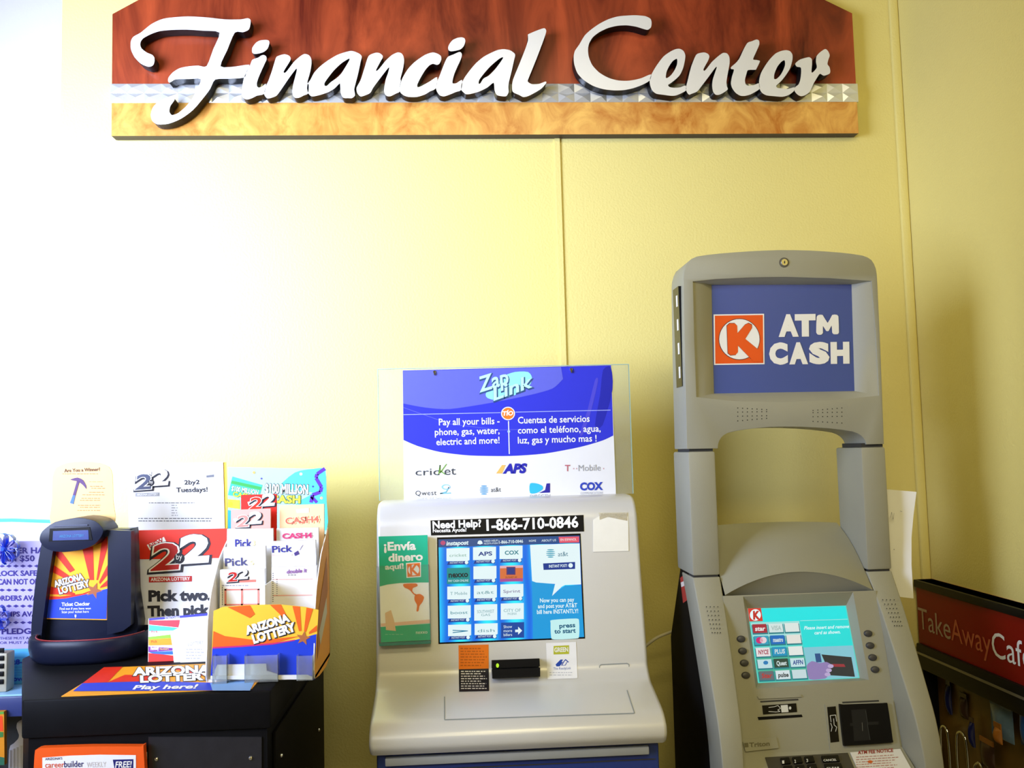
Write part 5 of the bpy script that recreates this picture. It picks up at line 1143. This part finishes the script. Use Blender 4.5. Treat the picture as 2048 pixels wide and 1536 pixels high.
s = Print(np_, lift=0.0004); PC = ink('#2a1a72')
for t_, a, b, y, h_ in (('COUNTER HAS', -34, 96, 1107, 11), ('LESS THAN $50', -62, 69, 1123, 11), ('TIMELOCK SAFE', -40, 74, 1152, 10), ('CAN NOT OPEN', -4, 92, 1169, 10.5), ('ORDERS AVAILABLE', -9, 116, 1201, 9.5), ('STAMPS AVAILABLE', -12, 118, 1233, 9.5), ('PLEDGE', 4, 72, 1268, 10.5)):
    s.text(t_, (a, y), (b, y - 1), h_, PC, 2, bold=0.03)
for y in (1132, 1180, 1212, 1245):
    for i in range(8): x = -24 + i * 14; s.poly([(x - 6, y), (x, y - 3), (x + 6, y), (x, y + 3)], PC, 1)
s.text('THESE MUST ALARM', (0, 1279), (80, 1278), 5, PC, 2); s.text('OR MUST ALERT', (0, 1288), (78, 1287), 5, PC, 2)
s.build(nl)
bl = PY(2.288)
ls = thing('phone_notice', 'light blue notice sheet with a phone number below the lavender notice', 'notice', bl.pt(30, 1390))
MB().slab([bl.pt(x, y) for x, y in [(-60, 1300), (104, 1296), (104, 1386), (-60, 1388)]], (0, -1, 0), 0.001, ink('#4a9fd2')).build('sheet', ls, smooth=0)
s = Print(bl, lift=0.0004)
for y in (1314, 1334, 1340, 1345, 1350, 1368): s.poly([(0, y), (92, y - 1), (92, y), (0, y + 1)], ink('#3f7fc8'), 1)
s.text('928-6700', (15, 1329), (80, 1327), 9.5, ink('#2033a8'), 2, bold=0.03); s.text('November', (15, 1362), (84, 1361), 9, ink('#2033a8'), 2, bold=0.03); s.text('STATE OF', (11, 1379), (60, 1378), 5, ink('#2a4ab8'), 2)
s.build(ls)
# gathered blue ribbon hung on the screen
RB = mat('glossy_blue_ribbon', (0.01, 0.06, 0.62), rough=0.15, coat=0.5)
def bow(name, label, px, py, n_, r_):
    c_ = PY(2.265).pt(px, py); t_ = thing(name, label, 'ribbon', c_, 'blue ribbon bows on the counter screen')
    for i in range(n_):
        a = 2 * math.pi * i / n_ + 0.3; d_ = Vector((math.cos(a), -0.35, math.sin(a))).normalized(); sd_ = d_.cross(Vector((0, 1, 0))).normalized()
        pts = [c_ + d_ * (r_ * math.sin(math.pi * k / 8)) + sd_ * (r_ * 0.32 * math.sin(2 * math.pi * k / 8)) for k in range(9)]
        mb = MB()
        mb.loft([[p + Vector((0, -0.007, 0)), p + Vector((0, 0.007, 0)), p + Vector((0.0006, 0.007, 0.0006)), p + Vector((0.0006, -0.007, 0.0006))] for p in pts], RB)
        mb.build('loop', t_, smooth=60)
    MB().disc(c_ + Vector((0, -0.006, 0)), (0, -1, 0), 0.006, 0.006, 0.008, RB, seg=12, taper=0.6).build('knot', t_)
bow('ribbon_bow', 'bright blue ribbon bow on the screen at the top of the lavender notice', 10, 1098, 9, 0.042)
bow('ribbon_bow', 'dark blue ribbon bow at the left frame edge beside the word PLEDGE', -4, 1236, 7, 0.034)
# beige terminal at the frame edge
bt_ = thing('card_terminal', 'beige keypad terminal standing on the counter at the left frame edge', 'terminal', (-1.085, 2.23, 0.966))
tq = PY(2.215)
e0, e1 = tq.pt(-40, 1385), tq.pt(14, 1306)
MB().box(e0.x, e1.x, 2.215, 2.255, 0.966, e1.z, mat('beige_plastic', (0.40, 0.37, 0.28), rough=0.5), r=0.004).build('housing', bt_)
for i in range(5):
    z_ = 0.985 + i * 0.018
    for j in range(3): MB().box(e1.x - 0.016 - j * 0.02, e1.x - 0.006 - j * 0.02, 2.212, 2.216, z_, z_ + 0.011, BLACK, r=0.001).build('key', bt_)
# shopping bags and a magazine under the counter edge
sb = thing('shopping_bag_bundle', 'bundle of white plastic shopping bags hanging below the counter edge', 'bags', PY(2.25).pt(35, 1560))
bgp = PY(2.25)
WB = mat('white_bag_film', (0.82, 0.82, 0.92), rough=0.4, spec=0.4)
hd = smooth_loop([(34, 1446), (40, 1441), (46, 1442), (47, 1470), (52, 1476), (54, 1620), (17, 1620), (18, 1500), (24, 1490), (36, 1478), (38, 1470), (33, 1456)], 2, 0.3)
MB().prism([[bgp.pt(x, y) for x, y in hd]], (0, -1, 0), 0.012, WB).build('bag', sb, smooth=0)
for i in range(5):
    q0_, q1_ = bgp.pt(21 + i * 7, 1500 - i * 3), bgp.pt(20 + i * 7, 1618)
    MB().tube([q0_ + Vector((0, -0.001, 0)), q1_ + Vector((0, -0.001, 0))], 0.0026, WB, seg=8).build('pleat', sb)
gm = PY(2.175)
go = thing('hanging_magazine', 'orange and green magazine edge at the lower left frame edge', 'magazine', gm.pt(-10, 1536))
MB().slab([gm.pt(x, y) for x, y in [(-60, 1424), (8, 1423), (9, 1530), (-60, 1532)]], (0, -1, 0), 0.012, ink('#d88a1c')).build('cover', go, smooth=0)
s = Print(gm, lift=0.0004); s.poly([(-30, 1428), (5, 1432), (7, 1462), (-10, 1462)], ink('#e8481c'), 1); s.poly([(-30, 1424), (8, 1423), (8, 1428), (-30, 1430)], ink('#5a9a3c'), 1); s.poly([(-20, 1462), (7, 1464), (7, 1474), (-20, 1476)], ink('#3f7a3c'), 2); s.poly([(-20, 1510), (9, 1515), (9, 1530), (-20, 1530)], ink('#2f6a50'), 1); s.build(go)

# ================================================================== cafe cabinet on the right wall
CX = 1.268
cpn = Plane((CX, 0, 0), (-1, 0, 0))
cz1 = cpn.pt(1830, 1159).z; cz0 = cpn.pt(1950, 1342).z
cf = thing('cafe_cabinet', 'black framed cafe cabinet with red lettered header on the right wall', 'cabinet', (1.29, 1.9, 0.0))
cy0, cy1 = 1.25, 2.485
REDP = mat('red_header_panel', (0.24, 0.008, 0.005), rough=0.25, var=0.08, scale=4, coat=0.0, spec=0.2)
ft = 0.020
MB().box(CX + 0.004, XR, cy0, cy1, cz0, cz1, REDP).build('header_panel', cf)
MB().box(CX - 0.004, XR, cy0, cy1, cz1 - ft, cz1, BLACK, r=0.002).build('header_frame', cf)
MB().box(CX - 0.006, XR, cy0, cy1, cz0 - 0.055, cz0 + 0.012, BLACK, r=0.003).build('lower_rail', cf)
MB().box(CX - 0.008, CX - 0.005, cy0, cy1, cz0 - 0.016, cz0 - 0.010, mat('grey_rail_strip', (0.32, 0.30, 0.24), rough=0.3, metal=0.6)).build('rail_strip', cf)
MB().box(XR - 0.012, XR, cy0, cy1, 0.10, cz0 - 0.055, mat('amber_backing', (0.16, 0.085, 0.016), rough=0.3, var=0.5, scale=9)).build('backing', cf)
MB().box(CX - 0.05, XR, cy0, cy1, 0.0, 0.10, BLACK, r=0.003).build('plinth', cf)
MB().box(CX, XR, cy1 - 0.02, cy1, 0.10, cz0 - 0.05, BLACK).build('side_panel', cf)
s = Print(Plane((CX + 0.004, 0, 0), (-1, 0, 0)), lift=0.0006)
hpn = Plane((CX + 0.003, 0, 0), (-1, 0, 0))
bz = hpn.pt(1900, 1279).z; ch = hpn.pt(1838, 1216).z - hpn.pt(1850, 1261).z
for t_, a, b, m in (('Take', 1838, 1902, ink('#b9a08c')), ('Away', 1903, 1983, ink('#c86a48')), ('Cafe', 1985, 2066, WHI)):  # Take ink dulled, shade on that end of the header put into its colour
    ya = hpn.pt(a, 1261 + (a - 1849) * 0.375).y; yb = hpn.pt(b, 1261 + (b - 1849) * 0.375).y
    s.textw(t_, Vector((CX + 0.004, ya, bz)), Vector((CX + 0.004, yb, bz)), ch * (1.0 if t_ != 'Cafe' else 1.04), m, 2, bold=0.0)
s.build(cf)
# packets and utensils hanging in the cabinet
def packet(name, label, a, b, X, m, m2, group='packets hanging in the cafe cabinet'):
    pl_ = Plane((X, 0, 0), (-1, 0, 0)); p0_, p1_ = pl_.pt(*a), pl_.pt(*b)
    y0_, y1_ = sorted((p0_.y, p1_.y)); z1_, z0_ = max(p0_.z, p1_.z), min(p0_.z, p1_.z)
    t_ = thing(name, label, 'packet', (X, (y0_ + y1_) / 2, z0_), group)
    rg_ = []
    for k in range(7):
        f = k / 6; bul = 0.002 + 0.010 * math.sin(math.pi * f) ** 0.6; z = z0_ + (z1_ - z0_) * f
        rg_.append([Vector((X - bul * math.sin(math.pi * j / 6), y0_ + (y1_ - y0_) * j / 6, z)) for j in range(7)] + [Vector((X + 0.002, y1_, z)), Vector((X + 0.002, y0_, z))])
    MB().loft(rg_, m).build('bag', t_, smooth=60)
    MB().box(X - 0.0015, X + 0.0015, y0_, y1_, z1_, z1_ + 0.012, m2).build('seal', t_)
NV = mat('navy_film', (0.012, 0.014, 0.09), rough=0.2); CLR = mat('silvery_blue_film', (0.16, 0.26, 0.42), rough=0.12, var=0.5, scale=30); BRN = mat('brown_film', (0.06, 0.03, 0.02), rough=0.3, var=0.4); ORF = mat('orange_film', (0.36, 0.13, 0.02), rough=0.3, var=0.3)
packet('snack_packet', 'slim navy packet nearest the cash machine under the cafe header', (1892, 1368), (1904, 1430), 1.300, NV, NV)
packet('snack_packet', 'dark brown packet between the two navy packets', (1920, 1392), (1936, 1440), 1.302, BRN, BRN)
packet('snack_packet', 'long navy packet above the second chrome loop', (1939, 1442), (1950, 1496), 1.292, NV, BRN)
packet('snack_packet', 'silvery blue packet with orange foot at the right frame edge', (1980, 1405), (2028, 1490), 1.288, CLR, CLR)
packet('snack_packet', 'orange packet tucked inside the silvery blue one', (1988, 1452), (2004, 1490), 1.272, ORF, ORF)
packet('snack_packet', 'blue packet cut by the right frame edge', (2038, 1418), (2066, 1500), 1.288, mat('blue_film', (0.03, 0.10, 0.35), rough=0.15, var=0.4), CLR)
packet('snack_packet', 'brown packet low beside the chrome loops', (1960, 1480), (1990, 1545), 1.290, BRN, ORF)
def loop(label, x, ytop, ybot, w_, X):
    pl_ = Plane((X, 0, 0), (-1, 0, 0)); tp = pl_.pt(x, ytop); bt2 = pl_.pt(x + 8, ybot); hw = w_
    t_ = thing('chrome_tongs', label, 'tongs', (X, tp.y, bt2.z - 0.02), 'chrome tongs in the cafe cabinet')
    pts = [Vector((X, tp.y + hw, bt2.z - 0.02)), Vector((X, tp.y + hw * 1.05, (tp.z + bt2.z) / 2)), Vector((X, tp.y + hw * 0.8, tp.z - 0.012)), Vector((X, tp.y, tp.z)), Vector((X, tp.y - hw * 0.8, tp.z - 0.012)), Vector((X, tp.y - hw * 1.05, (tp.z + bt2.z) / 2)), Vector((X, tp.y - hw, bt2.z - 0.02))]
    MB().tube(smooth_loop(pts, 5, 0.45, closed=False), 0.0035, CHROME).build('loop', t_, smooth=60)
loop('chrome tongs loop nearest the cash machine', 1888, 1452, 1560, 0.020, 1.285)
loop('chrome tongs loop beside the long navy packet', 1922, 1464, 1560, 0.024, 1.285)
loop('low chrome tongs loop at the bottom edge of the picture', 1958, 1526, 1580, 0.022, 1.285)
